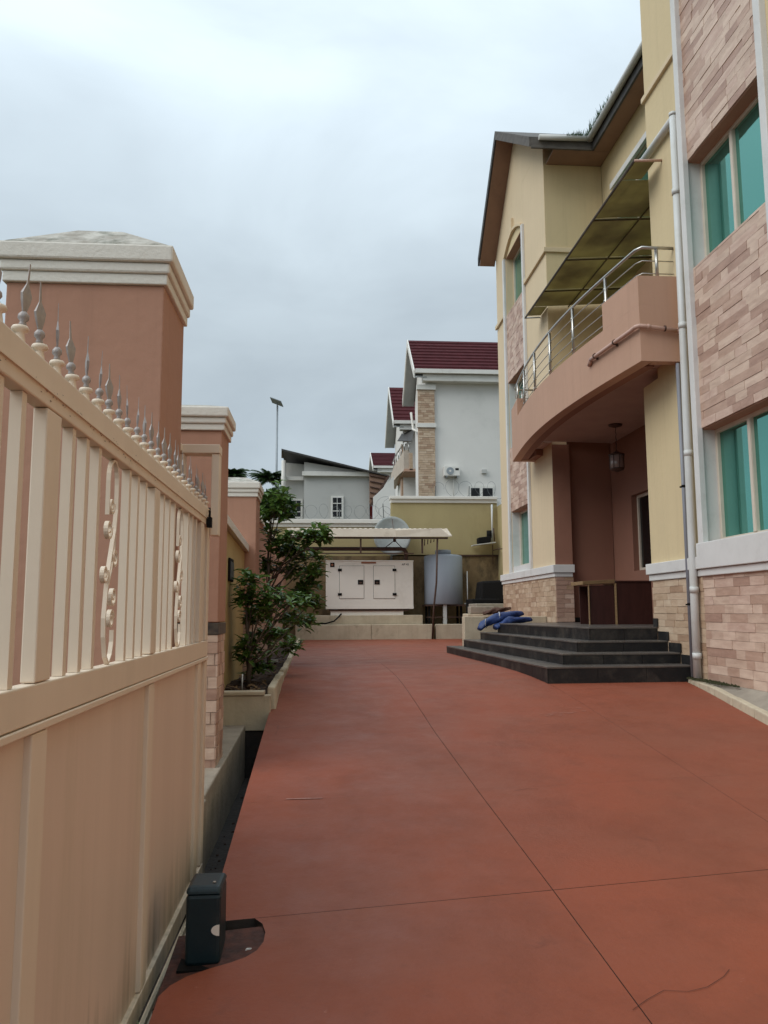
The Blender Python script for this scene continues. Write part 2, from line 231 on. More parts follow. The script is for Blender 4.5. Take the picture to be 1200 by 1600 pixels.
# ---------------------------------------------------------------- mesh helpers
class MB:
    def __init__(s): s.v = []; s.f = []; s.m = []; s.sm = []
    def poly(s, pts, mi=0):
        b = len(s.v); s.v += [tuple(p) for p in pts]; s.f.append(tuple(range(b, b + len(pts)))); s.m.append(mi); s.sm.append(False); return s
    def hexa(s, p, mi=0):   # 8 points: bottom 4 then top 4
        b = len(s.v); s.v += [tuple(q) for q in p]
        for f in ((0, 3, 2, 1), (4, 5, 6, 7), (0, 1, 5, 4), (1, 2, 6, 5), (2, 3, 7, 6), (3, 0, 4, 7)):
            s.f.append(tuple(b + i for i in f)); s.m.append(mi); s.sm.append(False)
        return s
    def box(s, x0, x1, y0, y1, z0, z1, mi=0):
        return s.hexa([(x0, y0, z0), (x1, y0, z0), (x1, y1, z0), (x0, y1, z0), (x0, y0, z1), (x1, y0, z1), (x1, y1, z1), (x0, y1, z1)], mi)
    def prism(s, pts, z0, z1, mi=0):   # plan polygon extruded in z (ccw)
        n = len(pts); b = len(s.v); s.v += [(x, y, z0) for x, y in pts] + [(x, y, z1) for x, y in pts]
        s.f.append(tuple(b + i for i in range(n - 1, -1, -1))); s.f.append(tuple(b + n + i for i in range(n)))
        s.m += [mi, mi]; s.sm += [False, False]
        for i in range(n):
            j = (i + 1) % n; s.f.append((b + i, b + j, b + n + j, b + n + i)); s.m.append(mi); s.sm.append(False)
        return s
    def extr(s, pts, d, mi=0):   # 3d polygon extruded by vector d
        n = len(pts); b = len(s.v); d = Vector(d); s.v += [tuple(p) for p in pts] + [tuple(Vector(p) + d) for p in pts]
        s.f.append(tuple(b + i for i in range(n))); s.f.append(tuple(b + n + i for i in range(n - 1, -1, -1))); s.m += [mi, mi]; s.sm += [False, False]
        for i in range(n):
            j = (i + 1) % n; s.f.append((b + j, b + i, b + n + i, b + n + j)); s.m.append(mi); s.sm.append(False)
        return s
    def tube(s, path, r, n=8, mi=0, cap=True):
        P = [Vector(p) for p in path]; rings = []
        for i, p in enumerate(P):
            d = (P[min(i + 1, len(P) - 1)] - P[max(i - 1, 0)]).normalized()
            a = Vector((0, 0, 1)) if abs(d.z) < 0.9 else Vector((1, 0, 0))
            u = d.cross(a).normalized(); w = d.cross(u).normalized(); rr = r[i] if isinstance(r, (list, tuple)) else r
            b = len(s.v); s.v += [tuple(p + (u * math.cos(2 * PI * k / n) + w * math.sin(2 * PI * k / n)) * rr) for k in range(n)]; rings.append(b)
        for i in range(len(P) - 1):
            for k in range(n):
                k2 = (k + 1) % n; s.f.append((rings[i] + k, rings[i] + k2, rings[i + 1] + k2, rings[i + 1] + k)); s.m.append(mi); s.sm.append(n > 5)
        if cap:
            for b, rev in ((rings[0], False), (rings[-1], True)):
                s.f.append(tuple(b + (k if rev else n - 1 - k) for k in range(n))); s.m.append(mi); s.sm.append(False)
        return s
    def lathe(s, cx, cy, prof, n=16, mi=0):
        rings = []
        for r, z in prof:
            b = len(s.v); s.v += [(cx + r * math.cos(2 * PI * k / n), cy + r * math.sin(2 * PI * k / n), z) for k in range(n)]; rings.append(b)
        for i in range(len(prof) - 1):
            for k in range(n):
                k2 = (k + 1) % n; s.f.append((rings[i] + k, rings[i] + k2, rings[i + 1] + k2, rings[i + 1] + k)); s.m.append(mi); s.sm.append(True)
        s.f.append(tuple(rings[0] + n - 1 - k for k in range(n))); s.f.append(tuple(rings[-1] + k for k in range(n))); s.m += [mi, mi]; s.sm += [False, False]
        return s
    def strip(s, path, wdt, th, mi=0, side=(0, 1, 0)):   # flat bar along path; wdt along x, th perpendicular
        P = [Vector(p) for p in path]; prev = None
        for i, p in enumerate(P):
            d = (P[min(i + 1, len(P) - 1)] - P[max(i - 1, 0)]).normalized(); x = Vector((1, 0, 0)); u = d.cross(x).normalized()
            b = len(s.v); s.v += [tuple(p - x * wdt / 2 - u * th / 2), tuple(p + x * wdt / 2 - u * th / 2), tuple(p + x * wdt / 2 + u * th / 2), tuple(p - x * wdt / 2 + u * th / 2)]
            if prev is not None:
                for k in range(4):
                    k2 = (k + 1) % 4; s.f.append((prev + k, prev + k2, b + k2, b + k)); s.m.append(mi); s.sm.append(False)
            else: s.f.append((b + 3, b + 2, b + 1, b)); s.m.append(mi); s.sm.append(False)
            prev = b
        s.f.append((prev, prev + 1, prev + 2, prev + 3)); s.m.append(mi); s.sm.append(False)
        return s
    def mesh(s, name, mats, fix=True):
        me = bpy.data.meshes.new(name); me.from_pydata(s.v, [], s.f)
        for m_ in (mats if isinstance(mats, (list, tuple)) else [mats]): me.materials.append(m_)
        me.polygons.foreach_set('material_index', s.m); me.polygons.foreach_set('use_smooth', s.sm)
        if fix:
            bm = bmesh.new(); bm.from_mesh(me); bmesh.ops.recalc_face_normals(bm, faces=bm.faces); bm.to_mesh(me); bm.free()
        me.update(); return me
    def build(s, name, mats, parent=None, bevel=0.0, fix=True):
        o = bpy.data.objects.new(name, s.mesh(name, mats, fix)); C.objects.link(o)
        if parent is not None:
            o.parent = parent; o.matrix_parent_inverse = Matrix.Translation(-world_loc(parent))
        if bevel:
            bv = o.modifiers.new('bevel', 'BEVEL'); bv.width = bevel; bv.segments = 2; bv.limit_method = 'ANGLE'; bv.angle_limit = rad(40)
        return o
def world_loc(o):
    v = Vector(o.location)
    if o.parent is not None:
        v = v  # parts are meshes at the origin; only the top Empty is displaced
        if o.type == 'MESH': return Vector((0, 0, 0))
    return v
def tag(o, label=None, cat=None, group=None, kind=None):
    if label: o['label'] = label
    if cat: o['category'] = cat
    if group: o['group'] = group
    if kind: o['kind'] = kind
    return o
def thing(name, label, cat, loc, group=None):
    o = bpy.data.objects.new(name, None); C.objects.link(o); o.location = loc; o.empty_display_size = 0.3
    return tag(o, label, cat, group)
def inst(name, me, parent, loc=(0, 0, 0), rot=None, scale=None):   # shared mesh part, loc in world
    o = bpy.data.objects.new(name, me); C.objects.link(o); o.parent = parent
    off = Vector((0, 0, 0)) if parent.type == 'MESH' else Vector(parent.location)
    o.location = Vector(loc) - off
    if rot is not None: o.rotation_euler = rot
    if scale is not None: o.scale = scale
    return o
def box(name, x0, x1, y0, y1, z0, z1, m_, parent=None, bevel=0.0):
    return MB().box(x0, x1, y0, y1, z0, z1).build(name, m_, parent, bevel)

def prof(Y):
    if Y < 3: Y = 3
    k = 0.6; t_ = 9.9 - Y
    return -0.10 * k * math.log(1 + math.exp(t_ / k))

# ================================================================ SETTING
g = MB().box(-400, 400, -200, 24.2, -1.6, -1.0).build('ground', M['terrain']); tag(g, kind='structure')
g = MB().hexa([(-300, 24.6, -1.6), (300, 24.6, -1.6), (300, 900, -1.6), (-300, 900, -1.6), (-300, 24.6, 2.6), (300, 24.6, 2.6), (300, 900, 6), (-300, 900, 6)]).build('terrain', M['terrain']); tag(g, kind='structure')
# base under the drive (seen only in the joints)
def sheet(name, x0, x1, ys, zf, m_, parent=None, th=0.2):
    mb = MB()
    for a, b in zip(ys[:-1], ys[1:]):
        mb.hexa([(x0, a, zf(a) - th), (x1, a, zf(a) - th), (x1, b, zf(b) - th), (x0, b, zf(b) - th), (x0, a, zf(a)), (x1, a, zf(a)), (x1, b, zf(b)), (x0, b, zf(b))])
    return mb.build(name, m_, parent)
ys = [-4, 3] + [3 + i * 0.7 for i in range(1, 12)] + [12, 22.9]
drv = sheet('driveway', -0.46, 4.3, [y for y in ys if y >= 4.2] and [4.25, 5, 6, 7, 7.7, 8.4, 9.1, 9.8, 10.5, 12, 22.85], lambda y: prof(y) - 0.05, M['dark']); tag(drv, kind='structure')
def bmslab(pts, parent):
    bm = bmesh.new(); vs = [bm.verts.new((x, y, 0)) for x, y in pts]; bm.faces.new(vs)
    y = 3.0
    while y < 12.5:
        gm = bm.verts[:] + bm.edges[:] + bm.faces[:]
        bmesh.ops.bisect_plane(bm, geom=gm, plane_co=(0, y, 0), plane_no=(0, 1, 0)); y += 0.6
    for v in bm.verts: v.co.z = prof(v.co.y)
    bmesh.ops.recalc_face_normals(bm, faces=bm.faces)
    if bm.faces[0].normal.z < 0: bmesh.ops.reverse_faces(bm, faces=bm.faces)
    r_ = bmesh.ops.extrude_face_region(bm, geom=bm.faces[:])
    top = [e for e in r_['geom'] if isinstance(e, bmesh.types.BMVert)]
    for v in top: v.co.z -= 0.09
    bmesh.ops.recalc_face_normals(bm, faces=bm.faces)
    me = bpy.data.meshes.new('paving_slab'); bm.to_mesh(me); bm.free(); me.materials.append(M['slab']); me.materials.append(M['dark'])
    for p_ in me.polygons: p_.material_index = 0 if abs(p_.normal.z) > 0.5 else 1
    o = bpy.data.objects.new('paving_slab', me); C.objects.link(o); o.parent = parent; return o
def interp(tab, y):
    for (ya_, xa_), (yb_, xb_) in zip(tab[:-1], tab[1:]):
        if y <= yb_: return xa_ + (xb_ - xa_) * (y - ya_) / (yb_ - ya_)
    return tab[-1][1]
J1 = lambda y: interp([(-5, 1.5), (0, 1.325), (3.0, 1.20), (4.14, 1.15), (5.6, 1.075), (6.88, 1.01), (9, 0.968), (11.98, 0.92), (24, 0.75)], y)
J2 = lambda y: 2.80 - 0.012 * y
T = [lambda x, c=c, k=k: c + k * x for c, k in ((-3.5, 0.05), (0.9, 0.1), (2.35, 0.12), (3.95, 0.13), (5.53, 0.105), (7.12, 0.15), (8.85, 0.08), (10.6, 0.05), (12.4, 0.02), (14.3, 0), (16.4, 0), (18.5, 0), (20.6, 0), (22.85, 0))]
def cross(L_, T_):
    y = 5.0
    for _ in range(12): x = L_(y); y = T_(x)
    return (x, y)
rights = {}
def rightedge(y):
    tab = [(-4, 6.5), (2, 5.2), (5.5, 3.86), (6.4, 3.98), (7.35, 4.12), (8.2, 4.22), (9.0, 4.33), (9.6, 4.40), (9.62, 4.4), (10.5, 4.4), (23, 4.4)]
    for (a, xa), (b_, xb) in zip(tab[:-1], tab[1:]):
        if y <= b_: return xa + (xb - xa) * (y - a) / (b_ - a)
    return 4.4
def leftedge(y): return -0.51
for i in range(len(T) - 1):
    G = 0.0022 if i < 8 else 0.0008
    for cidx, (La, Lb) in enumerate(((leftedge, J1), (J1, J2), (J2, rightedge))):
        if i >= 8 and cidx == 2: pass
        a, b_, c_, d_ = cross(La, T[i]), cross(Lb, T[i]), cross(Lb, T[i + 1]), cross(La, T[i + 1])
        g0 = 0.0007
        gA = 0.0024 if i == 3 else g0; gB = 0.0024 if i == 2 else g0
        pts = [(a[0] + (G if cidx else 0), a[1] + gA), (b_[0] - (G if cidx < 1 else 0.0006), b_[1] + gA)]
        if cidx == 2:
            yy = b_[1] + 0.3
            while yy < c_[1] - 0.1: pts.append((rightedge(yy), yy)); yy += 0.4
        pts += [(c_[0] - (G if cidx < 1 else 0.0006), c_[1] - gB), (d_[0] + (G if cidx else 0), d_[1] - gB)]
        if cidx == 0 and i == 2:   # slab with the notch for the gate motor
            ye = T[3](-0.5) - g0
            pts = [(-0.62, a[1] + g0), pts[1], pts[2], (-0.30, T[3](-0.30) - g0), (-0.262, 3.86), (-0.243, 3.78), (-0.245, 3.70), (-0.268, 3.63), (-0.31, 3.58), (-0.37, 3.54), (-0.45, 3.50), (-0.53, 3.45), (-0.585, 3.39), (-0.615, 3.32)]
        if cidx == 0 and i < 2:
            pts[0] = (-0.62, pts[0][1]); pts[-1] = (-0.62, pts[-1][1])
        bmslab(pts, drv)
# dark track bed, ditch floor, concrete ledge
box('ditch_floor', -0.80, -0.515, 3.86, 8.09, -1.0, -0.80, M['dark']); tag(bpy.data.objects['ditch_floor'], kind='structure')
o = MB().box(-0.634, -0.2, 3.30, 3.858, -1.0, -0.705).box(-0.80, -0.605, -1.5, 3.298, -1.0, -0.80).build('track_bed', mat('brown_packed_dirt', (0.085, 0.038, 0.026), (0.04, 0.022, 0.016), 9, 0.9, 0.8, 25)); tag(o, kind='structure')
o = MB().hexa([(-0.634, 3.31, -0.9), (-0.225, 3.66, -0.9), (-0.225, 3.858, -0.9), (-0.634, 3.858, -0.9), (-0.634, 3.31, -0.70), (-0.225, 3.66, -0.632), (-0.225, 3.858, -0.612), (-0.634, 3.858, -0.645)]).build('packed_soil', mat('damp_red_brown_soil', (0.10, 0.035, 0.024), (0.045, 0.02, 0.016), 14, 0.8, 1.0, 22)); tag(o, kind='structure')
ledge = MB().hexa([(-2.2, 5.2, -1.0), (-0.725, 5.2, -1.0), (-0.74, 8.098, -1.0), (-2.2, 8.098, -1.0), (-2.2, 5.2, -0.345), (-0.725, 5.2, -0.345), (-0.74, 8.098, -0.30), (-2.2, 8.098, -0.30)])
ledge.hexa([(-0.735, 4.95, -1.0), (-0.705, 4.95, -1.0), (-0.705, 5.198, -1.0), (-0.735, 5.198, -1.0), (-0.735, 4.95, -0.35), (-0.705, 4.95, -0.35), (-0.705, 5.198, -0.345), (-0.735, 5.198, -0.345)])
o = ledge.build('concrete_ledge', M['conc'], bevel=0.012); tag(o, 'raised concrete ledge with a stained wall beside the dark drain channel', 'ledge')
# litter in the ditch
rb = MB()
for k in range(70):
    x = R.uniform(-0.70, -0.53); y = R.uniform(4.0, 7.8); s_ = R.uniform(0.003, 0.013)
    rb.hexa([(x - s_, y - s_, -0.8), (x + s_, y - s_ * .6, -0.8), (x + s_ * .8, y + s_, -0.8), (x - s_ * .7, y + s_, -0.8), (x - s_ * .6, y - s_ * .7, -0.8 + s_), (x + s_ * .5, y - s_ * .5, -0.8 + s_ * .8), (x + s_ * .6, y + s_ * .4, -0.8 + s_), (x - s_ * .5, y + s_ * .8, -0.8 + s_ * .7)])
tag(rb.build('gravel', M['soil']), 'small loose stones and litter lying in the drain channel', 'gravel', kind='stuff')
# sidewalk on the right and its kerb
kp = [(3.86, 5.5), (3.98, 6.4), (4.10, 7.35), (4.20, 8.2), (4.32, 9.0), (4.40, 9.6)]
def lerp(tab, y):
    for (xa, a), (xb, b_) in zip(tab[:-1], tab[1:]):
        if y <= b_: return xa + (xb - xa) * (y - a) / (b_ - a)
    return tab[-1][0]
kz = lambda y: min(-0.03, prof(y) + 0.085)
sw = MB(); ysw = [5.5, 6.2, 6.9, 7.6, 8.3, 9.0, 9.6]
for a, b_ in zip(ysw[:-1], ysw[1:]):
    xa, xb = lerp(kp, a) + .09, lerp(kp, b_) + .09
    sw.hexa([(xa, a, -1), (4.495, a, -1), (4.495, b_, -1), (xb, b_, -1), (xa, a, kz(a) - .008), (4.495, a, -.03), (4.495, b_, -.03), (xb, b_, kz(b_) - .008)])
o = sw.build('pavement', M['conc']); tag(o, kind='structure')
kb = thing('kerb', 'cream painted kerb edging the narrow concrete path under the tiled bay', 'kerb', (4.2, 8, 0))
yy = 5.5
while yy < 9.5:
    y2 = min(yy + 0.52, 9.6); xa, xb = lerp(kp, yy), lerp(kp, y2 - 0.012); dz = R.uniform(-0.006, 0.006)
    MB().hexa([(xa - .0, yy, -0.6), (xa + .10, yy, -0.6), (xb + .10, y2 - .012, -0.6), (xb, y2 - .012, -0.6), (xa + .02, yy, kz(yy) + dz), (xa + .10, yy, kz(yy) + dz), (xb + .10, y2 - .012, kz(y2) + dz), (xb + .02, y2 - .012, kz(y2) + dz)]).build('kerb_stone', M['kerb'], kb, 0.012)
    yy = y2
# mossy patch at the pipe foot
mo = MB()
for k in range(420):
    a = R.random() * 6.28; q = R.random() ** .6; x = 4.42 + math.cos(a) * q * .07; y = 8.95 + math.sin(a) * q * .62; s_ = R.uniform(.006, .02)
    mo.poly([(x - s_, y, -0.024), (x + s_, y, -0.024), (x + R.uniform(-.01, .01), y + .01, -0.024 + s_ * 1.3)])
    mo.poly([(x, y - s_, -0.024), (x, y + s_, -0.024), (x + R.uniform(-.01, .01), y, -0.024 + s_)])
tag(mo.build('moss', M['moss']), 'dark green moss patch around the foot of the downpipe', 'moss', kind='stuff')

# ================================================================ SLIDING GATE
GX = -0.69
gate = thing('sliding_gate', 'cream steel sliding gate with spear finials and scrolls, in the left foreground', 'gate', (-0.72, 2.5, -0.75))
Y0, Y1 = -0.6, 4.98
box('top_rail', GX - 0.042, GX, Y0, Y1, 1.315, 1.425, M['gate'], gate, 0.004)
MB().box(GX - 0.001, GX + 0.006, Y0, Y1, 1.352, 1.357).build('rail_seam', M['gate'], gate)
box('middle_rail', GX - 0.042, GX, Y0, Y1, 0.535, 0.628, M['gate'], gate, 0.004)
box('rail_lip', GX - 0.035, GX + 0.004, Y0, Y1, 0.512, 0.532, M['gate'], gate, 0.003)
box('bottom_rail', GX - 0.042, GX, Y0, Y1, -0.745, -0.66, M['gate'], gate, 0.004)
posts = [(-0.62, -0.50), (0.68, 0.79), (2.03, 2.14), (3.35, 3.45), (4.64, 4.74), (4.90, 4.98)]
for a, b_ in posts:
    box('post', GX - 0.038, GX - 0.001, a, b_, -0.657, 0.508, M['gate'], gate, 0.004)
    box('post', GX - 0.038, GX - 0.001, a, b_, 0.63, 1.313, M['gate'], gate, 0.004)
for (a, b_), (c_, d_) in zip(posts[:-1], posts[1:]):
    MB().box(GX - 0.026, GX - 0.020, b_ - 0.01, c_ + 0.01, -0.66, 0.52).build('sheet_panel', M['gatesheet'], gate)
pk = MB().box(-0.014, 0.014, -0.015, 0.015, 0.629, 1.314).mesh('picket', M['gate'])
fin = MB(); fin.lathe(0, 0, [(0.026, 0), (0.024, 0.02), (0.020, 0.045), (0.022, 0.05), (0.037, 0.056), (0.041, 0.066), (0.035, 0.077), (0.018, 0.082)], 14)
finm = fin.mesh('finial_base', M['gate'])
sp = MB(); sp.lathe(0, 0, [(0.012, 0.082), (0.015, 0.092), (0.011, 0.098), (0.022, 0.108), (0.021, 0.120), (0.010, 0.13)], 10)
def spearblade(mb, th):
    prof_ = [(0.010, 0.130), (0.022, 0.165), (0.027, 0.185), (0.006, 0.20 + 0.02), (0.003, 0.285)]
    for (wa, za), (wb, zb) in zip(prof_[:-1], prof_[1:]):
        ta = th * min(1, wa / 0.02); tb = th * min(1, wb / 0.02)
        mb.hexa([(-ta, -wa, za), (ta, -wa, za), (ta, wa, za), (-ta, wa, za), (-tb, -wb, zb), (tb, -wb, zb), (tb, wb, zb), (-tb, wb, zb)])
spearblade(sp, 0.006)
for f in range(len(sp.m)): pass
spm = sp.mesh('spear', M['spear'])
def spiral(cy, cz, r0, turns, a0, dirn, n=26):
    pts = []
    for i in range(n + 1):
        t_ = i / n; a = a0 + dirn * 2 * PI * turns * t_; rr = r0 * (1 - 0.72 * t_)
        pts.append((0, cy + math.cos(a) * rr, cz + math.sin(a) * rr))
    return pts
def scroll_mesh():
    mb = MB(); Wd, Th = 0.014, 0.008
    # tall arch at the top, sweeping down in an S to the foot, with six small curls
    arch = [(0, -0.045 + 0.0, 1.05)] + [(0, -0.005 - math.cos(a) * 0.055, 1.235 + math.sin(a) * 0.075) for a in [PI * k / 10 for k in range(11)]]
    arch[0] = (0, -0.06, 1.12)
    sbend = [(0, 0.05, 1.15), (0, 0.035, 1.08), (0, 0.0, 1.0), (0, -0.03, 0.93), (0, -0.045, 0.86), (0, -0.06, 0.78), (0, -0.055, 0.72), (0, -0.03, 0.655), (0, 0.0, 0.632)]
    mb.strip(arch + sbend, Wd, Th)
    mb.strip([(0, -0.04, 0.88), (0, 0.0, 0.94), (0, 0.03, 1.01), (0, 0.035, 1.06)], Wd, Th)
    foot = [(0, 0.0, 0.632), (0, 0.035, 0.66), (0, 0.05, 0.70), (0, 0.05, 0.74)]
    mb.strip(foot, Wd, Th)
    for cy, cz, r_, a0, d in ((-0.02, 1.155, 0.030, 0.3, -1), (-0.045, 1.075, 0.036, 0.2, -1), (0.040, 0.985, 0.034, 2.9, 1), (-0.075, 0.925, 0.034, 0.4, -1), (0.035, 0.855, 0.036, 3.0, 1), (0.02, 0.775, 0.034, 0.2, 1)):
        mb.strip(spiral(cy, cz, r_, 1.35, a0, d), Wd, Th)
    return mb.mesh('scroll', M['gate'])
scm = scroll_mesh()
pitch = 0.1325; k = 0
yy = Y0 + 0.09
while yy < Y1 - 0.02:
    a = inst('finial', finm, gate, (GX - 0.021, yy, 1.425), scale=(.5, .5, .56)); inst('spear', spm, a, (0, 0, -0.038), rot=(rad(R.uniform(-5, 5)), rad(R.uniform(-4, 4)), rad(R.uniform(-30, 30))), scale=(1.15, 1.25, 1.4)); bpy.context.view_layer.update() if False else None
    yy += pitch
for (a, b_), (c_, d_) in zip(posts[:-1], posts[1:]):
    L_ = c_ - b_; n = max(1, round(L_ / pitch) - 1)
    if n < 3:
        for q in range(n): inst('picket', pk, gate, (GX - 0.023, b_ + L_ * (q + 1) / (n + 1), 0))
        continue
    st = L_ / (n + 1)
    for q in range(n):
        y = b_ + st * (q + 1)
        if q == 3: inst('scroll', scm, gate, (GX - 0.018, y + st * .5, 0)); continue
        if q == 4: continue
        inst('picket', pk, gate, (GX - 0.023, y, 0))
chp = MB()
for k in range(170):
    y = R.uniform(1.4, 4.8); z = 1.352 + R.gauss(0, .010); a, h = R.uniform(.001, .008), R.uniform(.0005, .0022)
    chp.poly([(GX + .0012, y - a, z - h * R.random()), (GX + .0012, y + a * .3, z - h), (GX + .0012, y + a, z + h * .4), (GX + .0012, y - a * .4, z + h)])
tag(chp.build('paint_chips', M['rust'], gate, fix=False), kind='stuff')
# lock hanging at the far end of the top rail
lk = MB().box(GX + 0.002, GX + 0.03, 4.80, 4.85, 1.30, 1.36).tube([(GX + .016, 4.81, 1.36), (GX + .016, 4.81, 1.40), (GX + .016, 4.84, 1.40), (GX + .016, 4.84, 1.36)], 0.006, 6)
lk.build('latch', M['black'], gate)
# track
tr = thing('gate_track', 'pale painted steel rail under the gate with rusty gaps', 'track', (-0.66, 2, -0.78))
box('flange', -0.70, -0.636, -1, 5.0, -0.80, -0.785, M['gate'], tr)
box('running_rail', -0.683, -0.668, -1, 5.0, -0.785, -0.755, M['kerb'], tr, 0.003)
for a, b_ in ((2.4, 2.62), (3.15, 3.30), (3.62, 3.76)):
    box('rusty_plate', -0.664, -0.643, a, b_, -0.785, -0.779, mat('rust_brown', (0.12, 0.055, 0.03), (0.07, 0.03, 0.02), 15, 0.9), tr)
# guide frame around the gate head, fixed on the tall pillar
gf = thing('gate_guide_frame', 'cream square tube frame straddling the far end of the gate head', 'bracket', (-0.76, 4.98, 1.3))
box('top_bar', -0.895, -0.636, 4.94, 5.06, 1.775, 1.83, M['gate'], gf, 0.004)
box('front_bar', -0.686, -0.638, 4.95, 5.05, 1.265, 1.773, M['gate'], gf, 0.004)
box('rear_bar', -0.893, -0.855, 4.95, 5.05, 1.27, 1.773, M['gate'], gf, 0.004)
box('wall_arm', -0.893, -0.862, 4.885, 4.938, 1.78, 1.825, M['gate'], gf, 0.003)
MB().tube([(-0.70, 5.0, 1.44), (-0.70, 5.0, 1.36)], 0.018, 10).build('guide_roller', M['rust'], gf)

# motor
mt = thing('gate_motor', 'dark teal plastic gate motor box with a small cream half-round mark', 'motor', (-0.5, 3.77, -0.70))
mb = MB(); mb.box(-0.575, -0.430, 3.68, 3.90, -0.70, -0.415); o = mb.build('casing', M['motor'], mt, 0.016)
mb = MB(); mb.hexa([(-0.580, 3.675, -0.415), (-0.425, 3.675, -0.415), (-0.425, 3.905, -0.415), (-0.580, 3.905, -0.415), (-0.570, 3.695, -0.385), (-0.435, 3.695, -0.385), (-0.435, 3.895, -0.39), (-0.570, 3.895, -0.39)]); mb.build('cover', M['motor'], mt, 0.014)
hm = [(-0.418 - 0, 3.6575, -0.535), ]
pts = [(-0.432 + 0.0, 3.656, -0.555 + 0.0)]
pts = [(-0.418, 3.657, -0.575)] + [(-0.418 - 0.037 * math.sin(a), 3.657, -0.555 - 0.02 * math.cos(a)) for a in [PI * k / 8 for k in range(9)]]
MB().extr([(-0.433, 3.6785, -0.580)] + [(-0.433 - 0.034 * math.sin(a), 3.6785, -0.557 - 0.022 * math.cos(a)) for a in [PI * k / 8 for k in range(9)]] + [(-0.433, 3.6785, -0.534)], (0, -0.003, 0)).build('sticker', M['genwhite'], mt)
MB().box(-0.60, -0.39, 3.64, 3.92, -0.706, -0.70 + 0.004).build('base_plate', M['black'], mt)
MB().tube([(-0.465, 3.74, -0.386), (-0.465, 3.74, -0.381)], 0.007, 8).build('screw', M['steel'], mt)
MB().hexa([(-0.33, 3.60, -0.703), (-0.305, 3.605, -0.703), (-0.30, 3.615, -0.703), (-0.325, 3.612, -0.703), (-0.328, 3.602, -0.695), (-0.308, 3.606, -0.694), (-0.305, 3.612, -0.695), (-0.322, 3.611, -0.694)]).build('pebble', M['paper'])
tag(bpy.data.objects['pebble'], 'tiny white chip lying in the cut-out beside the motor', 'pebble')

mt.location = Vector(mt.location) + Vector((0.012, -0.10, 0.035))
bpy.data.objects['pebble'].location = (0.01, 0.06, 0.062)

# ================================================================ PILLARS
def pillar(x0, x1, y0, y1, zb, zt, capz, label, tile=False, e=0.1):
    t = thing('gate_pillar', label, 'pillar', ((x0 + x1) / 2, (y0 + y1) / 2, zb), 'terracotta boundary pillars')
    z0 = zb
    if tile:
        box('tile_backing', x0 + 0.01, x1 - 0.012, y0 + 0.012, y1 - 0.012, zb, 0.63, M['mortar'], t)
        z0 = 0.72
        box('dark_band', x0 - 0.004, x1 + 0.004, y0 - 0.004, y1 + 0.004, 0.63, 0.715, M['blackrib'], t, 0.003)
        hh = 0.085; z = zb; r = 0
        while z < 0.62:
            h = min(hh, 0.627 - z)
            for face in (0, 1):
                a = (x0 if face == 0 else y0); e_ = (x1 if face == 0 else y1); p = a + (0 if r % 2 else -0.09)
                while p < e_:
                    w = R.uniform(0.11, 0.2); p0 = max(p, a); p1 = min(p + w, e_); p += w
                    if p1 - p0 < 0.02: continue
                    mi = R.randrange(5); pr = R.uniform(0.006, 0.014)
                    if face == 0: q = MB().box(p0 + .002, p1 - .002, y0 + 0.012 - pr, y0 + 0.012, z + .002, z + h - .002)
                    else: q = MB().box(x1 - 0.012, x1 - 0.012 + pr, p0 + .002, p1 - .002, z + .002, z + h - .002)
                    q.build('brick', M['bricks'][mi], t)
            z += hh; r += 1
    box('shaft', x0, x1, y0, y1, z0, zt, M['terra'], t, 0.008)
    def ring(d, za, zb_, nm, m_, bv=0.006): box(nm, x0 - d, x1 + d, y0 - d, y1 + d, za, zb_, m_, t, bv)
    h = capz - zt
    ring(0.018, zt, zt + h * .27, 'neck_mould', M['cap']); ring(0.032, zt + h * .27 + .001, zt + h * .55, 'upper_mould', M['cap'], 0.012)
    ring(0.05, zt + h * .55 + .001, zt + h, 'cap_slab', M['cap'], 0.012)
    cx, cy = (x0 + x1) / 2, (y0 + y1) / 2; d = 0.044
    MB().hexa([(x0 - d, y0 - d, zt + h - .002), (x1 + d, y0 - d, zt + h - .002), (x1 + d, y1 + d, zt + h - .002), (x0 - d, y1 + d, zt + h - .002), (cx - .15, cy - .1, zt + h + e), (cx + .15, cy - .1, zt + h + e), (cx + .15, cy + .1, zt + h + e), (cx - .15, cy + .1, zt + h + e)]).build('cap_top', M['capdirty'], t, 0.02)
    return t
pillar(-1.70, -0.865, 4.26, 4.88, -0.9, 2.565, 2.78, 'tall terracotta pillar with a weathered white cap, nearest behind the gate', e=0.19)
pillar(-1.35, -0.770, 6.10, 6.54, -0.36, 2.18, 2.36, 'second terracotta pillar, with tiled foot standing on the concrete ledge', True, e=0.05)
pillar(-1.55, -0.90, 10.95, 11.55, -0.1, 2.36, 2.56, 'farthest terracotta pillar, rising from the planter behind the yellow wall', True, e=0.10)

# boundary walls left
wl = thing('boundary_wall', 'low yellow wall with sloping cream coping between two terracotta pillars', 'wall', (-1.1, 8.7, 0))
box('wall_face', -1.30, -1.05, 6.51, 10.94, -0.9, 1.60, M['yellow'], wl)
MB().hexa([(-1.34, 6.51, 1.86), (-0.99, 6.51, 1.80), (-0.99, 10.94, 1.60), (-1.34, 10.94, 1.66), (-1.34, 6.51, 1.96), (-0.99, 6.51, 1.90), (-0.99, 10.94, 1.70), (-1.34, 10.94, 1.76)]).build('coping', M['cap'], wl, 0.008)
MB().hexa([(-1.30, 6.512, 1.6), (-1.052, 6.512, 1.6), (-1.052, 10.938, 1.6), (-1.30, 10.938, 1.6), (-1.30, 6.512, 1.86), (-1.052, 6.512, 1.80), (-1.052, 10.938, 1.605), (-1.30, 10.938, 1.66)]).build('wall_upper', M['yellow'], wl)
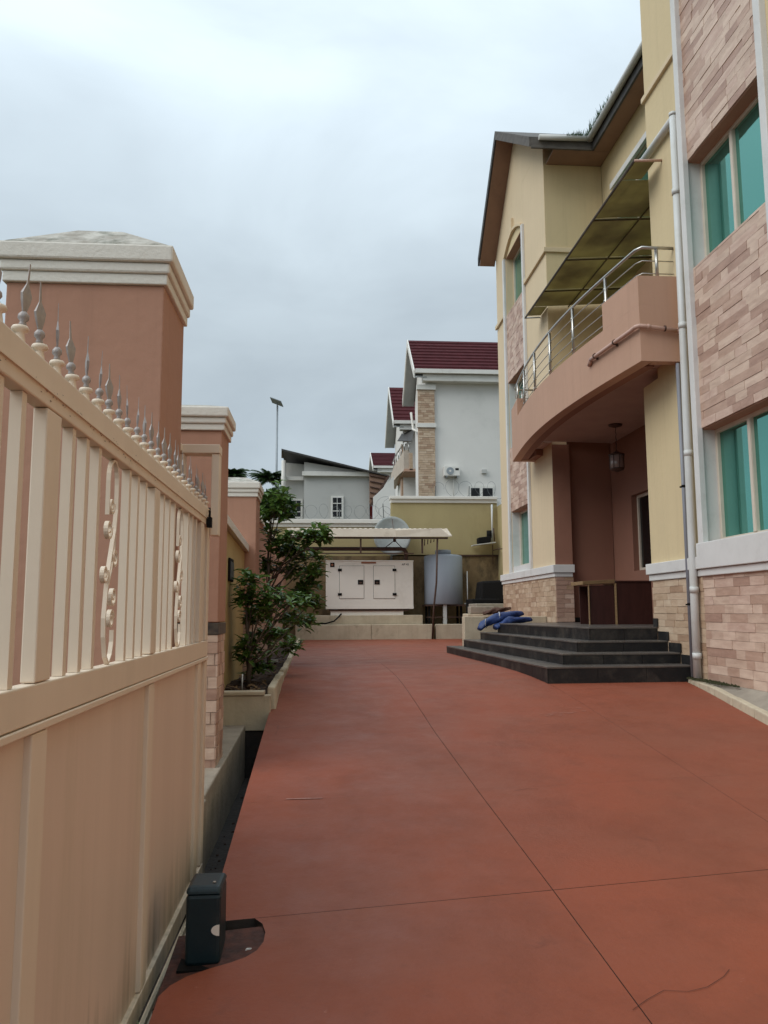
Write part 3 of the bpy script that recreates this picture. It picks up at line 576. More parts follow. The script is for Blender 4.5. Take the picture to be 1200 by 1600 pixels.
mbx = thing('meter_box', 'small black meter box fixed on the yellow wall', 'box', (-1.04, 9.3, 1.13))
box('body', -1.048, -1.025, 9.05, 9.42, 1.14, 1.40, M['black'], mbx, 0.006); box('lid', -1.025, -1.018, 9.07, 9.40, 1.16, 1.36, mat('meter_lid_slate', (0.06, 0.065, 0.08), None, 5, 0.4), mbx)
wl2 = thing('boundary_wall', 'orange boundary wall running back behind the leafy planter trees', 'wall', (-1.2, 17, 0))
box('wall_face', -1.30, -1.06, 11.56, 24.0, -0.9, 2.30, M['terra'], wl2)
box('coping', -1.36, -1.02, 11.56, 24.0, 2.302, 2.40, M['cap'], wl2, 0.01)
box('wall_base', -1.059, -1.045, 11.56, 24.0, -0.5, 0.55, M['bricks'][2], wl2)

# planter
pl = thing('planter', 'long planter bed edged with rough cream kerb stones, left of the drive', 'planter', (-0.8, 15, 0))
box('end_wall', -1.05, -0.50, 8.10, 8.22, -0.36, -0.02, M['kerb'], pl, 0.01)
box('footing', -1.05, -0.51, 8.115, 8.25, -1.0, -0.362, M['dark'], pl)
box('end_coping', -1.05, -0.56, 8.08, 8.235, -0.018, 0.02, M['kerb'], pl, 0.008)
yy = 8.24
while yy < 22.6:
    w = R.uniform(0.55, 0.85); xo = lerp([(-0.56, 8.0), (-0.56, 11), (-0.64, 18), (-0.70, 22.9)], yy); dz = R.uniform(-.008, .008)
    MB().hexa([(xo, yy, -0.4), (xo + .12, yy, -0.4), (xo + .115, yy + w - .015, -0.4), (xo, yy + w - .015, -0.4), (xo + .02, yy, .055 + dz), (xo + .095, yy, .05 + dz), (xo + .09, yy + w - .015, .052 + dz), (xo + .015, yy + w - .015, .058 + dz)]).build('kerb_stone', M['kerb'], pl, 0.018)
    yy += w
so_ = MB()
nx, ny = 6, 60
grid = [[(-1.05 + 0.5 * i / nx, 8.2 + 14.5 * j / ny, -0.03 + R.uniform(-.02, .03)) for i in range(nx + 1)] for j in range(ny + 1)]
for j in range(ny):
    for i in range(nx): so_.poly([grid[j][i], grid[j][i + 1], grid[j + 1][i + 1], grid[j + 1][i]])
o = so_.build('soil', M['soil']); tag(o, kind='structure')
MB().hexa([(-0.88, 13.0, 0.0), (-0.72, 13.02, 0.0), (-0.70, 13.16, 0.0), (-0.85, 13.18, 0.0), (-0.88, 13.0, 0.02), (-0.72, 13.02, 0.05), (-0.70, 13.16, 0.03), (-0.85, 13.18, 0.04)]).build('litter', M['paper'])
tag(bpy.data.objects['litter'], 'crumpled white paper lying on the planter soil', 'litter')

# ================================================================ HOUSE
HX = 4.5
house = thing('house', 'cream and pink two-wing house with clay tile bays and a bowed balcony', 'house', (5.5, 12, 0))
# main block wall with openings (pieces butt end to end)
def wallbox(nm, x0, x1, y0, y1, z0, z1, m_, bevel=0): return box(nm, x0, x1, y0, y1, z0, z1, m_, house, bevel)
WZ = [(1.58, 2.94), (4.93, 6.33)]
wallbox('wall', HX, HX + .3, -3, 7.30, -0.4, 13, M['cream'])
wallbox('bay_wall', HX + .012, HX + .3, 7.30, 9.05, -0.4, 1.58, M['mortar']); wallbox('bay_wall', HX + .012, HX + .3, 7.30, 9.05, 2.94, 4.93, M['mortar']); wallbox('bay_wall', HX + .012, HX + .3, 7.30, 9.05, 6.33, 13, M['mortar'])
wallbox('pier', HX - .002, HX + .3, 9.05, 10.17, 1.28, 13, M['cream'], 0.006)
wallbox('pier', HX, HX + .3, 10.172, 10.66, 1.28, 3.9, M['cream'], 0.006)
wallbox('pier_base', HX + .012, HX + .3, 9.05, 10.65, -0.4, 1.26, M['mortar'])
# return walls into the porch recess
wallbox('return_wall', HX + .301, 5.95, 10.0, 10.16, -0.4, 13, M['cream'])
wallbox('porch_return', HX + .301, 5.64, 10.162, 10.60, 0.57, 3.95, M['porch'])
# fins beside the bay
for y0, y1 in ((9.00, 9.12), (7.18, 7.30)):
    box('trim_fin', HX - .07, HX + .005, y0, y1, 1.56 if y1 > 8 else 1.56, 13, M['white'], house, 0.008)
    if y1 < 8: pass
# window reveals and sills
def window(y0, y1, z0, z1, x, n=2, m_=None, nm='window', xd=0.20, mull=None, jamb=True, jm=None):
    gm = m_ or M['glass']; xg = x + xd
    fr = MB(); e = 0.055
    fr.box(xg - .03, xg + .02, y0, y1, z0, z0 + e).box(xg - .03, xg + .02, y0, y1, z1 - e, z1).box(xg - .03, xg + .02, y0, y0 + e, z0 + e, z1 - e).box(xg - .03, xg + .02, y1 - e, y1, z0 + e, z1 - e)
    for i in range(1, n):
        yc = (mull if mull else y0 + (y1 - y0) * i / n); fr.box(xg - .038, xg + .02, yc - .035, yc + .035, z0 + e, z1 - e)
        fr.box(xg - .044, xg - .038, yc - .03, yc - .018, z0 + e, z1 - e)
    f = fr.build(nm, M['frame'], house, 0.003)
    ys_ = [y0 + e] + [(mull if mull else y0 + (y1 - y0) * i / n) for i in range(1, n)] + [y1 - e]
    for i in range(n):
        p = MB().box(xg + .002 + .008 * (i % 2), xg + .006 + .008 * (i % 2), ys_[i] + (.03 if i else 0), ys_[i + 1] - (.03 if i < n - 1 else 0), z0 + e, z1 - e).build('pane', gm, f)
    if jamb:
        MB().box(x + .014, xg - .03, y0 - .001, y0 + .012, z0, z1).build('jamb', jm or M['white'], f); MB().box(x + .014, xg - .03, y1 - .012, y1 + .001, z0, z1).build('jamb', jm or M['white'], f)
        MB().box(x + .014, xg - .03, y0 + .012, y1 - .012, z1 - .012, z1 - .001).build('head_lining', M['terra'], f)
    # flat dark panel standing in for the unlit room behind
    MB().box(xg + .12, xg + .13, y0, y1, z0, z1).build('dark_room_panel', M['darkglass'], f)
    return f
window(7.30, 9.05, 1.58, 2.94, HX, 2, mull=8.27); window(7.30, 9.05, 4.93, 6.33, HX, 2, mull=8.28)
# sill bands
def band(nm, x0, x1, y0, y1, z0, z1, m_=None, bv=0.008): return box(nm, x0, x1, y0, y1, z0, z1, m_ or M['white'], house, bv)
band('sill_band', HX - .075, HX + .1, 6.0, 9.175, 1.275, 1.578); band('sill_mould', HX - .045, HX + .1, 6.0, 9.17, 1.19, 1.272)
band('sill_band', HX - .06, HX + .25, 9.177, 10.72, 1.275, 1.42); band('sill_mould', HX - .03, HX + .22, 9.172, 10.69, 1.19, 1.272)
band('string_mould', HX - .045, HX + .01, 9.17, 10.20, 7.88, 7.96, M['pale'])
# bricks
BR = {}
cnt = [0]
def bricks(y0, y1, z0, z1, x, mats, hh, wr, limit, skip=None, thick=0.014):
    """rows of tiles on a plane facing -X; first ones single objects, the rest one 'stuff' part"""
    st = MB(); z = z0; r = 0
    while z < z1 - 0.01:
        h = min(hh, z1 - z); y = y0 - R.uniform(0, 0.25)
        while y < y1:
            w = R.choice(wr) * R.uniform(0.9, 1.1); a = max(y, y0); b_ = min(y + w, y1); y += w
            if b_ - a < 0.03: continue
            if skip and skip(a, b_, z, z + h): continue
            mi = R.choices(range(5), (3, 4, 3, 3, 3))[0]; pr = R.choice((0.25, 0.45, 0.7)) * thick
            if cnt[0] < limit:
                cnt[0] += 1; MB().box(x - pr, x + thick * .9, a + .0014, b_ - .0014, z + .0014, z + h - .0014).build('brick', mats[mi], house)
            else: st.box(x - pr, x + .01, a + .0014, b_ - .0014, z + .0014, z + h - .0014, mi)
        z += hh; r += 1
    if st.v: tag(st.build('brickwork', mats, house, fix=False), kind='stuff')
bricks(7.30, 9.17, -0.03, 1.19, HX, M['bricks'], 0.098, (0.18, 0.26, 0.36, 0.44, 0.55), 295)
bricks(7.30, 9.05, 2.94, 4.93, HX, M['bricks'], 0.098, (0.18, 0.26, 0.36, 0.44, 0.55), 295)
bricks(9.17, 10.65, -0.03, 1.19, HX, M['bricks2'], 0.087, (0.22, 0.3, 0.4), 295)
bricks(7.30, 9.05, 6.33, 9.2, HX, M['bricks'], 0.098, (0.18, 0.26, 0.36, 0.44, 0.55), 295)
bricks(5.0, 7.17, -0.03, 1.19, HX, M['bricks'], 0.087, (0.3, 0.42, 0.5), 0)
# main block roof (out of frame, closes the volume)
MB().box(HX - .6, 12, -4, 10.4, 13.0, 13.3).build('roof', M['fascia'], house)

# ---- wing
WX = 4.44
wallbox('wing_wall', WX, WX + .3, 15.0, 16.72, 1.50, 10.35, M['pale'], 0.006)
wallbox('wing_wall', WX, WX + .3, 18.42, 19.45, 1.50, 10.25, M['pale'])
wallbox('wing_base', WX + .012, WX + .3, 15.0, 19.45, -0.4, 1.50, M['mortar'])
# bay between fins: recess back
WW = [(1.80, 3.10), (4.60, 6.22), (7.88, 9.35)]
wallbox('bay_wall', WX + .012, WX + .3, 16.72, 18.42, 1.50, 1.80, M['white']); wallbox('bay_wall', WX + .012, WX + .3, 16.72, 18.42, 3.10, 4.60, M['mortar'])
wallbox('bay_wall', WX + .012, WX + .3, 16.72, 18.42, 6.22, 7.88, M['mortar'])
# gable piece above window with arch
gp = MB(); arcs = [(18.42 - 1.70 * k / 12, 9.35 + 0.28 * math.sin(PI * k / 12)) for k in range(13)]
pts = [(WX, y, z) for y, z in arcs] + [(WX, 16.72, 10.25), (WX, 18.42, 10.25)]
gp.extr(pts, (0.3, 0, 0)); gp.build('arch_wall', M['pale'], house)
# top triangle of the gable
MB().extr([(WX, 15.0, 10.35), (WX, 16.72, 10.35), (WX, 16.72, 10.25), (WX, 18.42, 10.25), (WX, 19.45, 10.25), (WX, 17.34, 11.75)], (0.3, 0, 0)).build('gable', M['pale'], house)
tr_ = MB()
for (ya, za), (yb, zb) in zip(arcs[:-1], arcs[1:]): tr_.hexa([(WX - .05, ya, za), (WX + .0, ya, za), (WX + .0, yb, zb), (WX - .05, yb, zb), (WX - .05, ya, za + .06), (WX, ya, za + .06), (WX, yb, zb + .06), (WX - .05, yb, zb + .06)])
tr_.box(WX - .06, WX, 17.52, 17.62, 9.62, 9.95); tr_.build('arch_mould', M['pale'], house)
MB().extr([(WX + .013, y, z) for y, z in arcs], (0.18, 0, 0)).build('arch_soffit', M['cream'], house)
for y0, y1 in ((18.42, 18.56), (16.60, 16.72)): box('trim_fin', WX - .055, WX - .001, y0, y1, 1.63, 9.35, M['white'], house, 0.006)
for z0, z1 in WW: window(16.72, 18.42, z0, z1, WX, 2, xd=0.22, jm=M['pale'] if z0 > 7 else None)
band('sill_band', WX - .06, WX + .36, 14.93, 19.50, 1.51, 1.66); band('sill_mould', WX - .03, WX + .33, 14.96, 19.48, 1.43, 1.508)
band('string_mould', WX - .05, WX - .001, 14.97, 16.59, 7.92, 8.02, M['pale']); band('string_mould', WX - .05, WX - .001, 18.57, 19.5, 7.92, 8.02, M['pale'])
band('string_mould', WX - .05, 5.64, 14.945, 14.984, 7.92, 8.02, M['pale'])
bricks(15.0, 19.45, -0.03, 1.43, WX, M['bricks2'], 0.1, (0.16, 0.22, 0.3), 0)
bricks(16.72, 18.42, 3.10, 4.60, WX, M['bricks'], 0.1, (0.16, 0.24, 0.3), 0)
bricks(16.72, 18.42, 6.22, 7.88, WX, M['bricks'], 0.1, (0.16, 0.24, 0.3), 0)
# wing side, porch back
wallbox('pier_side', WX + .001, WX + .34, 14.985, 14.999, 1.67, 4.0, mat('pier_brown_paint', (0.33, 0.16, 0.11), None, 1.5, 0.8))
ps = MB(); z = 0.58
while z < 1.42:
    y = WX + .0
    while y < WX + .34:
        w = R.uniform(.14, .3); ps.box(y + .001, min(y + w, WX + .34) - .001, 14.975 - R.uniform(0, .008), 14.999, z + .0015, min(z + .085, 1.427), R.randrange(5)); y += w
    z += .087
tag(ps.build('brickwork', [M['bricks'][2], M['bricks'][0], M['bricks'][2], M['bricks2'][2], M['bricks'][4]], house, fix=False), kind='stuff')
wallbox('wing_side_upper', WX + .004, 5.64, 14.985, 14.999, 4.1, 9.795, M['cream']); wallbox('wing_side_core', WX + .301, 5.64, 15.0, 15.3, 4.1, 10.2, M['cream'])
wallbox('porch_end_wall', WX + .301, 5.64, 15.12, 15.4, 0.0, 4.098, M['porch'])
wallbox('skirting', WX + .35, 5.64, 15.10, 15.118, 0.572, 0.66, M['granite'])
# back wall of the recess
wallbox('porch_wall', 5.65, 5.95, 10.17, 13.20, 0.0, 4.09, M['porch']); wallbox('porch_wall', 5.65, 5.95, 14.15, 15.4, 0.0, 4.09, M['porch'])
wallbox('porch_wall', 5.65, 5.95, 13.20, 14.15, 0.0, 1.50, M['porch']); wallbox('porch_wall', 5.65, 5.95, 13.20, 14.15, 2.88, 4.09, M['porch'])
window(13.20, 14.15, 1.50, 2.88, 5.65, 1, M['darkglass'], jamb=False, xd=0.13)
wallbox('upper_wall', 5.65, 5.95, 10.17, 15.0, 4.1, 6.9, M['cream']); wallbox('upper_wall', 5.65, 5.95, 10.17, 15.0, 9.0, 10.2, M['cream'])
wallbox('upper_wall', 5.65, 5.95, 14.3, 15.0, 6.9, 9.0, M['cream'])
window(10.3, 14.3, 6.9, 9.0, 5.65, 4, xd=0.05, jamb=False)
band('window_head', 5.58, 5.65, 10.2, 14.4, 8.96, 9.08)
# balcony: bowed parapet
def bow(t_):   # t 0..1 from near to far, outer face plan
    y = 9.45 + 6.85 * t_; return (3.98 - 0.27 * math.sin(PI * t_) , y)
NB = 28
bal = MB(); TH = 0.16
def quadring(i, z0, z1, off0=0.0, th=TH):
    (xa, ya), (xb, yb) = bow(i / NB), bow((i + 1) / NB)
    return [(xa + off0, ya, z0), (xa + off0 + th, ya, z0), (xb + off0 + th, yb, z0), (xb + off0, yb, z0), (xa + off0, ya, z1), (xa + off0 + th, ya, z1), (xb + off0 + th, yb, z1), (xb + off0, yb, z1)]
outer = [bow(i / NB) for i in range(NB + 1)]; inner = [(x + TH, y) for x, y in outer]
bal.prism(outer[::-1] + inner, 3.90, 4.64)
par = bal.build('balcony_parapet', M['pink'], house)
i0 = 4; o1 = outer[:i0 + 1]; n1_ = inner[:i0 + 1]
MB().prism(o1[::-1] + n1_, 4.641, 5.02).build('parapet_block', M['pink'], house)
o2 = outer[-5:]; n2_ = inner[-5:]
MB().prism(o2[::-1] + n2_, 4.641, 5.0).build('parapet_block', M['pink'], house)
box('parapet_end', 3.98 + TH, HX - .004, 9.45, 9.60, 3.90, 5.02, M['pink'], house)
box('parapet_end', 3.98 + TH, WX - .004, 16.15, 16.30, 3.90, 5.0, M['pink'], house)
# beam and soffit
bo = [p for p in outer if 9.63 < p[1] < 16.12]; beam_in = [(x + 0.30, y) for x, y in bo]
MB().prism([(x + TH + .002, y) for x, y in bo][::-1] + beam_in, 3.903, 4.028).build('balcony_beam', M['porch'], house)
slabp = [(x + .301, y) for x, y in outer]
MB().prism([p for p in slabp if 10.18 <= p[1] <= 14.96][::-1] + [(5.64, 10.18), (5.64, 14.96)], 4.03, 4.2).build('balcony_floor', mat('porch_ceiling', (0.50, 0.36, 0.30), None, 2, 0.85), house)
MB().prism([(4.28, 14.97), (WX - .004, 14.97), (WX - .004, 16.14), (4.28, 16.14)], 4.032, 4.2).build('balcony_floor', MATS['porch_ceiling'], house)
MB().prism([(4.28, 9.61), (HX - .004, 9.61), (HX - .004, 10.17), (4.28, 10.17)], 4.032, 4.2).build('balcony_floor', MATS['porch_ceiling'], house)
box('balcony_bracket', 4.28, WX - .005, 15.6, 16.14, 3.905, 4.02, M['porch'], house)
# railing
rl = thing('railing', 'stainless steel balcony railing with horizontal wires above the pink parapet', 'railing', (3.9, 12.9, 4.64))
def bowy(y): return bow((y - 9.45) / 6.85)[0] + 0.07
hr = [(HX - .01, 9.52, 5.43), (4.08, 9.52, 5.43)] + [(bowy(y), y, 5.43) for y in [9.62 + 6.5 * k / 26 for k in range(27)]] + [(4.05, 16.22, 5.43), (WX - .002, 16.22, 5.43)]
MB().tube(hr, 0.021, 10).build('handrail', M['steel'], rl)
for j, z in enumerate((4.76, 4.92, 5.08, 5.25)):
    lo = 10.4 if z < 5.0 else 9.62; hi = 15.3 if z < 5.0 else 16.12
    pth = [(bowy(y), y, z) for y in [lo + (hi - lo) * k / 22 for k in range(23)]]
    if z > 5.0: pth = [(HX - .01, 9.52, z), (4.08, 9.52, z)] + pth + [(4.05, 16.22, z), (WX - .002, 16.22, z)]
    MB().tube(pth, 0.0075, 6).build('rail_wire', M['steel'], rl)
for y in (10.45, 11.6, 12.7, 13.75, 14.8, 15.7):
    zb = 5.02 if (y < 10.41 or y > 15.35) else 4.64
    p = MB().tube([(bowy(y), y, zb), (bowy(y), y, 5.41)], 0.022, 10).tube([(bowy(y), y, zb), (bowy(y), y, zb + .02)], 0.04, 12).build('rail_post', M['steel'], rl)
    pc = MB()
    for z in (4.76, 4.92, 5.08, 5.25):
        if z > zb: pc.tube([(bowy(y) - .03, y, z), (bowy(y) + .03, y, z)], 0.012, 8)
    pc.build('wire_clamp', M['steel'], p)
p = MB().tube([(4.27, 9.52, 5.02), (4.27, 9.52, 5.41)], 0.022, 10).build('rail_post', M['steel'], rl)
p = MB().tube([(4.2, 16.22, 5.0), (4.2, 16.22, 5.41)], 0.02, 8).build('rail_post', M['steel'], rl)
# painted drain pipe around the parapet
pp = thing('drain_pipe', 'pink painted drain pipe clipped round the corner of the balcony parapet', 'pipe', (3.9, 9.6, 4.35))
px_ = [(HX - .03, 9.40, 4.28), (4.05, 9.40, 4.33), (3.96, 9.41, 4.34), (3.925, 9.46, 4.34)] + [(bow((y - 9.45) / 6.85)[0] - .045, y, 4.34 - (y - 9.5) * .012) for y in (9.6, 9.9, 10.2, 10.5, 10.75)]
MB().tube(px_, 0.028, 10).build('pipe_run', M['pinkpipe'], pp)
MB().tube([px_[-1], (px_[-1][0] + .02, 10.86, 4.28)], 0.032, 10).build('pipe_end', M['pinkpipe'], pp)
for y in (10.02, 10.6): MB().tube([(bow((y - 9.45) / 6.85)[0] - .045, y - .012, 4.335), (bow((y - 9.45) / 6.85)[0] - .045, y + .012, 4.335)], 0.038, 10).box(bow((y - 9.45) / 6.85)[0] - .03, bow((y - 9.45) / 6.85)[0] - .001, y - .01, y + .01, 4.28, 4.31).build('clip', M['rust'], pp)
MB().tube([(4.27, 9.40, 4.31), (4.29, 9.40, 4.31)], 0.038, 10).build('clip', M['rust'], pp)
for x in (4.05, 4.44): MB().tube([(x, 9.40, 4.33 - (x - 4.05) * .11), (x + .04, 9.40, 4.325 - (x - 4.05) * .11)], 0.034, 10).build('coupling', M['pinkpipe'], pp)
# awning
M['olivebar'] = mat('olive_painted_bar', (0.10, 0.08, 0.035), None, 5, 0.7)
aw = thing('awning', 'olive translucent awning on a steel frame over the balcony', 'awning', (4.8, 12.6, 6.8))
ax0, az0, ax1, az1 = 4.12, 6.76, 5.649, 6.86
def az(x): return 6.76 + 0.10 * (x - 4.12) / 1.5
ya = [10.25, 11.35, 12.75, 14.1, 14.95]
for a, b_ in [(9.74, 10.245)] + list(zip(ya[:-1], ya[1:])) + [(14.955, 15.45)]:
    n = 8; ax1 = 5.649 if 10.2 < a < 14.9 else 4.43
    mb = MB()
    for k in range(n):
        xa = ax0 + (ax1 - ax0) * k / n; xb = ax0 + (ax1 - ax0) * (k + 1) / n
        mb.hexa([(xa, a + .01, az(xa)), (xb, a + .01, az(xb)), (xb, b_ - .01, az(xb)), (xa, b_ - .01, az(xa)), (xa, a + .01, az(xa) + .006), (xb, a + .01, az(xb) + .006), (xb, b_ - .01, az(xb) + .006), (xa, b_ - .01, az(xa) + .006)])
    mb.build('sheet', M['awn'], aw)
ax1 = 5.649
MB().tube([(ax0, 9.72, az0 - .02), (ax0, 15.5, az0 - .02)], 0.02, 6).build('edge_bar', M['fascia'], aw)
MB().tube([(ax0, 9.72, az0 - .02), (HX - .005, 9.72, az0 + .0)], 0.018, 8).build('end_bar', M['pinkpipe'], aw)
MB().tube([(ax0, 15.5, az0 - .02), (WX - .005, 15.5, az0 + .0)], 0.015, 8).build('end_bar', M['galv'], aw)
for y in ya[1:4]: MB().tube([(ax0, y, az0 - .03), (ax1, y, az1 - .03)], 0.014, 6).build('rafter', M['olivebar'], aw)
MB().tube([(4.85, 10.25, az(4.85) - .03), (4.85, 14.95, az(4.85) - .03)], 0.014, 6).build('purlin', M['olivebar'], aw)
# downpipes
dp = thing('downpipe', 'white rainwater pipe running down between the pier and the tiled bay', 'pipe', (4.42, 9.3, 0))
MB().tube([(4.44, 9.21, 7.05), (4.43, 9.23, 4.0), (4.425, 9.26, 2.0), (4.43, 9.29, 1.0), (4.43, 9.31, 0.0)], 0.047, 14).build('vertical_pipe', M['pipe'], dp)
MB().tube([(4.44, 9.21, 7.06), (4.44, 9.21, 7.10)], 0.052, 14).build('elbow', M['pipe'], dp)
MB().tube([(4.44, 9.24, 7.03), (4.44, 10.18, 7.03)], 0.046, 14).build('cross_pipe', M['pipe'], dp)
MB().tube([(4.43, 10.18, 7.03), (4.46, 10.30, 7.0)], 0.05, 14).build('elbow', M['pipe'], dp)
for z in (6.0, 4.25, 2.65, 1.0, 0.22): MB().tube([(4.43, 9.30 - min(z, 4) * .0185 - max(z - 4, 0) * .006, z), (4.43, 9.30 - min(z, 4) * .0185 - max(z - 4, 0) * .006, z + .07)], 0.053, 14).build('collar', M['pipe'], dp)
dp2 = thing('downpipe', 'thin grey pipe clipped beside the white rainwater pipe', 'pipe', (4.46, 9.5, 0))
MB().tube([(4.455, 9.47, 3.88), (4.45, 9.47, 0.0)], 0.024, 10).build('vertical_pipe', M['greypipe'], dp2)
for z in (2.3, 0.85): MB().tube([(4.455, 9.47, z), (4.455, 9.47, z + .03)], 0.03, 8).box(4.42, 4.499, 9.49, 9.51, z, z + .02).build('clip', M['black'], dp2)
# roof over wing and recess
RX = 4.0
def rslab(nm, a, b_, x0, x1, m_, th=0.05):
    (ya, za), (yb, zb) = a, b_
    return MB().hexa([(x0, ya, za - th), (x1, ya, za - th), (x1, yb, zb - th), (x0, yb, zb - th), (x0, ya, za), (x1, ya, za), (x1, yb, zb), (x0, yb, zb)]).build(nm, m_, house)
apex = (17.34, 12.0); eN = (14.40, 10.02); eF = (19.62, 9.90)
rslab('roof', eN, apex, RX, 9, M['fascia']); rslab('roof', apex, eF, RX, 9, M['fascia'])
rslab('rake_board', (eN[0], eN[1] - .052), (apex[0], apex[1] - .052), RX, RX + .04, M['fascia'], 0.16); rslab('rake_board', (apex[0], apex[1] - .052), (eF[0], eF[1] - .052), RX, RX + .04, M['roofdark'], 0.16)
rslab('soffit', (eN[0] + .05, eN[1] - .16), (apex[0], apex[1] - .2), RX + .041, WX - .001, M['soffit'], 0.02)
rslab('soffit', (apex[0], apex[1] - .2), (eF[0] - .02, eF[1] - .2), RX + .041, WX - .001, M['soffit'], 0.02)
box('eave_soffit', RX + .5, 5.64, 14.46, 14.998, 9.80, 9.83, M['soffit'], house)
box('eave_fascia', RX + .041, 5.25, 14.38, 14.42, 9.78, 10.0, M['fascia'], house)
MB().tube([(4.18, 14.33, 9.97), (5.28, 14.33, 9.99)], 0.055, 12).build('gutter', M['pipe'], house)
MB().hexa([(5.25, 9.0, 9.93), (8.5, 9.0, 12.2), (8.5, 16.5, 12.2), (5.25, 14.4, 9.93), (5.25, 9.0, 9.98), (8.5, 9.0, 12.25), (8.5, 16.5, 12.25), (5.25, 14.4, 9.98)]).build('roof', M['fascia'], house)
box('eave_fascia', 5.25, 5.29, 10.18, 14.38, 9.76, 9.96, M['roofdark'], house)
box('eave_soffit', 5.291, 5.64, 10.18, 14.45, 9.80, 9.83, M['soffit'], house)
MB().tube([(5.19, 14.36, 9.98), (5.19, 10.18, 9.95)], 0.06, 12).build('gutter', M['pipe'], house)
gr = MB()
for k in range(700):
    if R.random() < .55: x, y = 5.19 + R.uniform(-.08, .12), R.uniform(12.9, 14.4)
    else: x, y = R.uniform(4.7, 5.3), 14.33 + R.uniform(-.08, .12)
    f = max(0.15, 1 - abs(y - 14.0) / 1.4) * max(0.2, 1 - abs(x - 5.2) / .7); h = R.uniform(.05, .26) * f; dx, dy = R.uniform(-.06, .06), R.uniform(-.06, .06)
    gr.poly([(x - .008, y, 10.0), (x + .008, y, 10.0), (x + dx, y + dy, 10.0 + h)])
tag(gr.build('gutter_grass', M['leafd'], fix=False), 'tuft of grass growing out of the roof gutter corner', 'grass', kind='stuff')
# lantern
la = thing('porch_lantern', 'small glass lantern hanging on a chain under the balcony', 'lantern', (5.12, 13.4, 3.2))
MB().lathe(5.12, 13.4, [(0.04, 3.98), (0.11, 4.0), (0.12, 4.028)], 14).build('ceiling_rose', M['rust'], la)
ch = MB()
for k in range(9): ch.tube([(5.12, 13.4, 3.98 - k * .05), (5.12 + .006 * (-1) ** k, 13.4, 3.955 - k * .05), (5.12, 13.4, 3.93 - k * .05)], 0.007, 5)
ch.build('chain', M['rust'], la)
MB().lathe(5.12, 13.4, [(0.15, 3.48), (0.14, 3.50), (0.06, 3.53), (0.015, 3.56)], 8).build('lantern_top', M['rust'], la)
MB().lathe(5.12, 13.4, [(0.115, 3.25), (0.125, 3.26), (0.125, 3.475), (0.11, 3.48)], 8).build('glass_body', mat('frosted_lantern_glass', (0.34, 0.27, 0.25), None, 6, 0.15, spec=0.8), la)
MB().lathe(5.12, 13.4, [(0.03, 3.19), (0.12, 3.22), (0.13, 3.248)], 8).build('lantern_base', M['rust'], la)
for k in range(8):
    a = 2 * PI * k / 8; MB().tube([(5.12 + .13 * math.cos(a), 13.4 + .13 * math.sin(a), 3.245), (5.12 + .13 * math.cos(a), 13.4 + .13 * math.sin(a), 3.485)], 0.006, 5).build('bar', M['rust'], la)
# desk
dk = thing('desk', 'dark wooden desk with light wood edging standing on the porch', 'desk', (4.7, 12.6, 0.57))
z0 = 0.57
MB().hexa([(4.14, 12.5, 1.20), (4.66, 12.5, 1.225), (4.66, 13.1, 1.225), (4.14, 13.1, 1.20), (4.13, 12.48, 1.255), (4.66, 12.48, 1.285), (4.66, 13.1, 1.285), (4.13, 13.1, 1.255)]).build('desktop', M['wood'], dk, 0.004)
box('side_board', 4.225, 4.24, 12.50, 12.52, z0, 1.199, M['wood'], dk); box('divider', 4.662, 4.685, 12.5, 13.05, z0, 1.222, M['wood'], dk)
box('back_board', 4.246, 4.654, 13.0, 13.02, z0, 1.19, M['wooddark'], dk); box('knee_board', 4.226, 4.654, 12.525, 12.54, z0, 1.19, M['wooddark'], dk)
box('front_panel', 4.692, 5.25, 12.515, 12.54, z0, 1.24, M['wooddark'], dk); box('panel_top', 4.69, 5.27, 12.5, 13.05, 1.241, 1.265, M['wooddark'], dk, 0.003); box('side_board', 5.25, 5.27, 12.52, 13.05, z0, 1.24, M['wooddark'], dk)

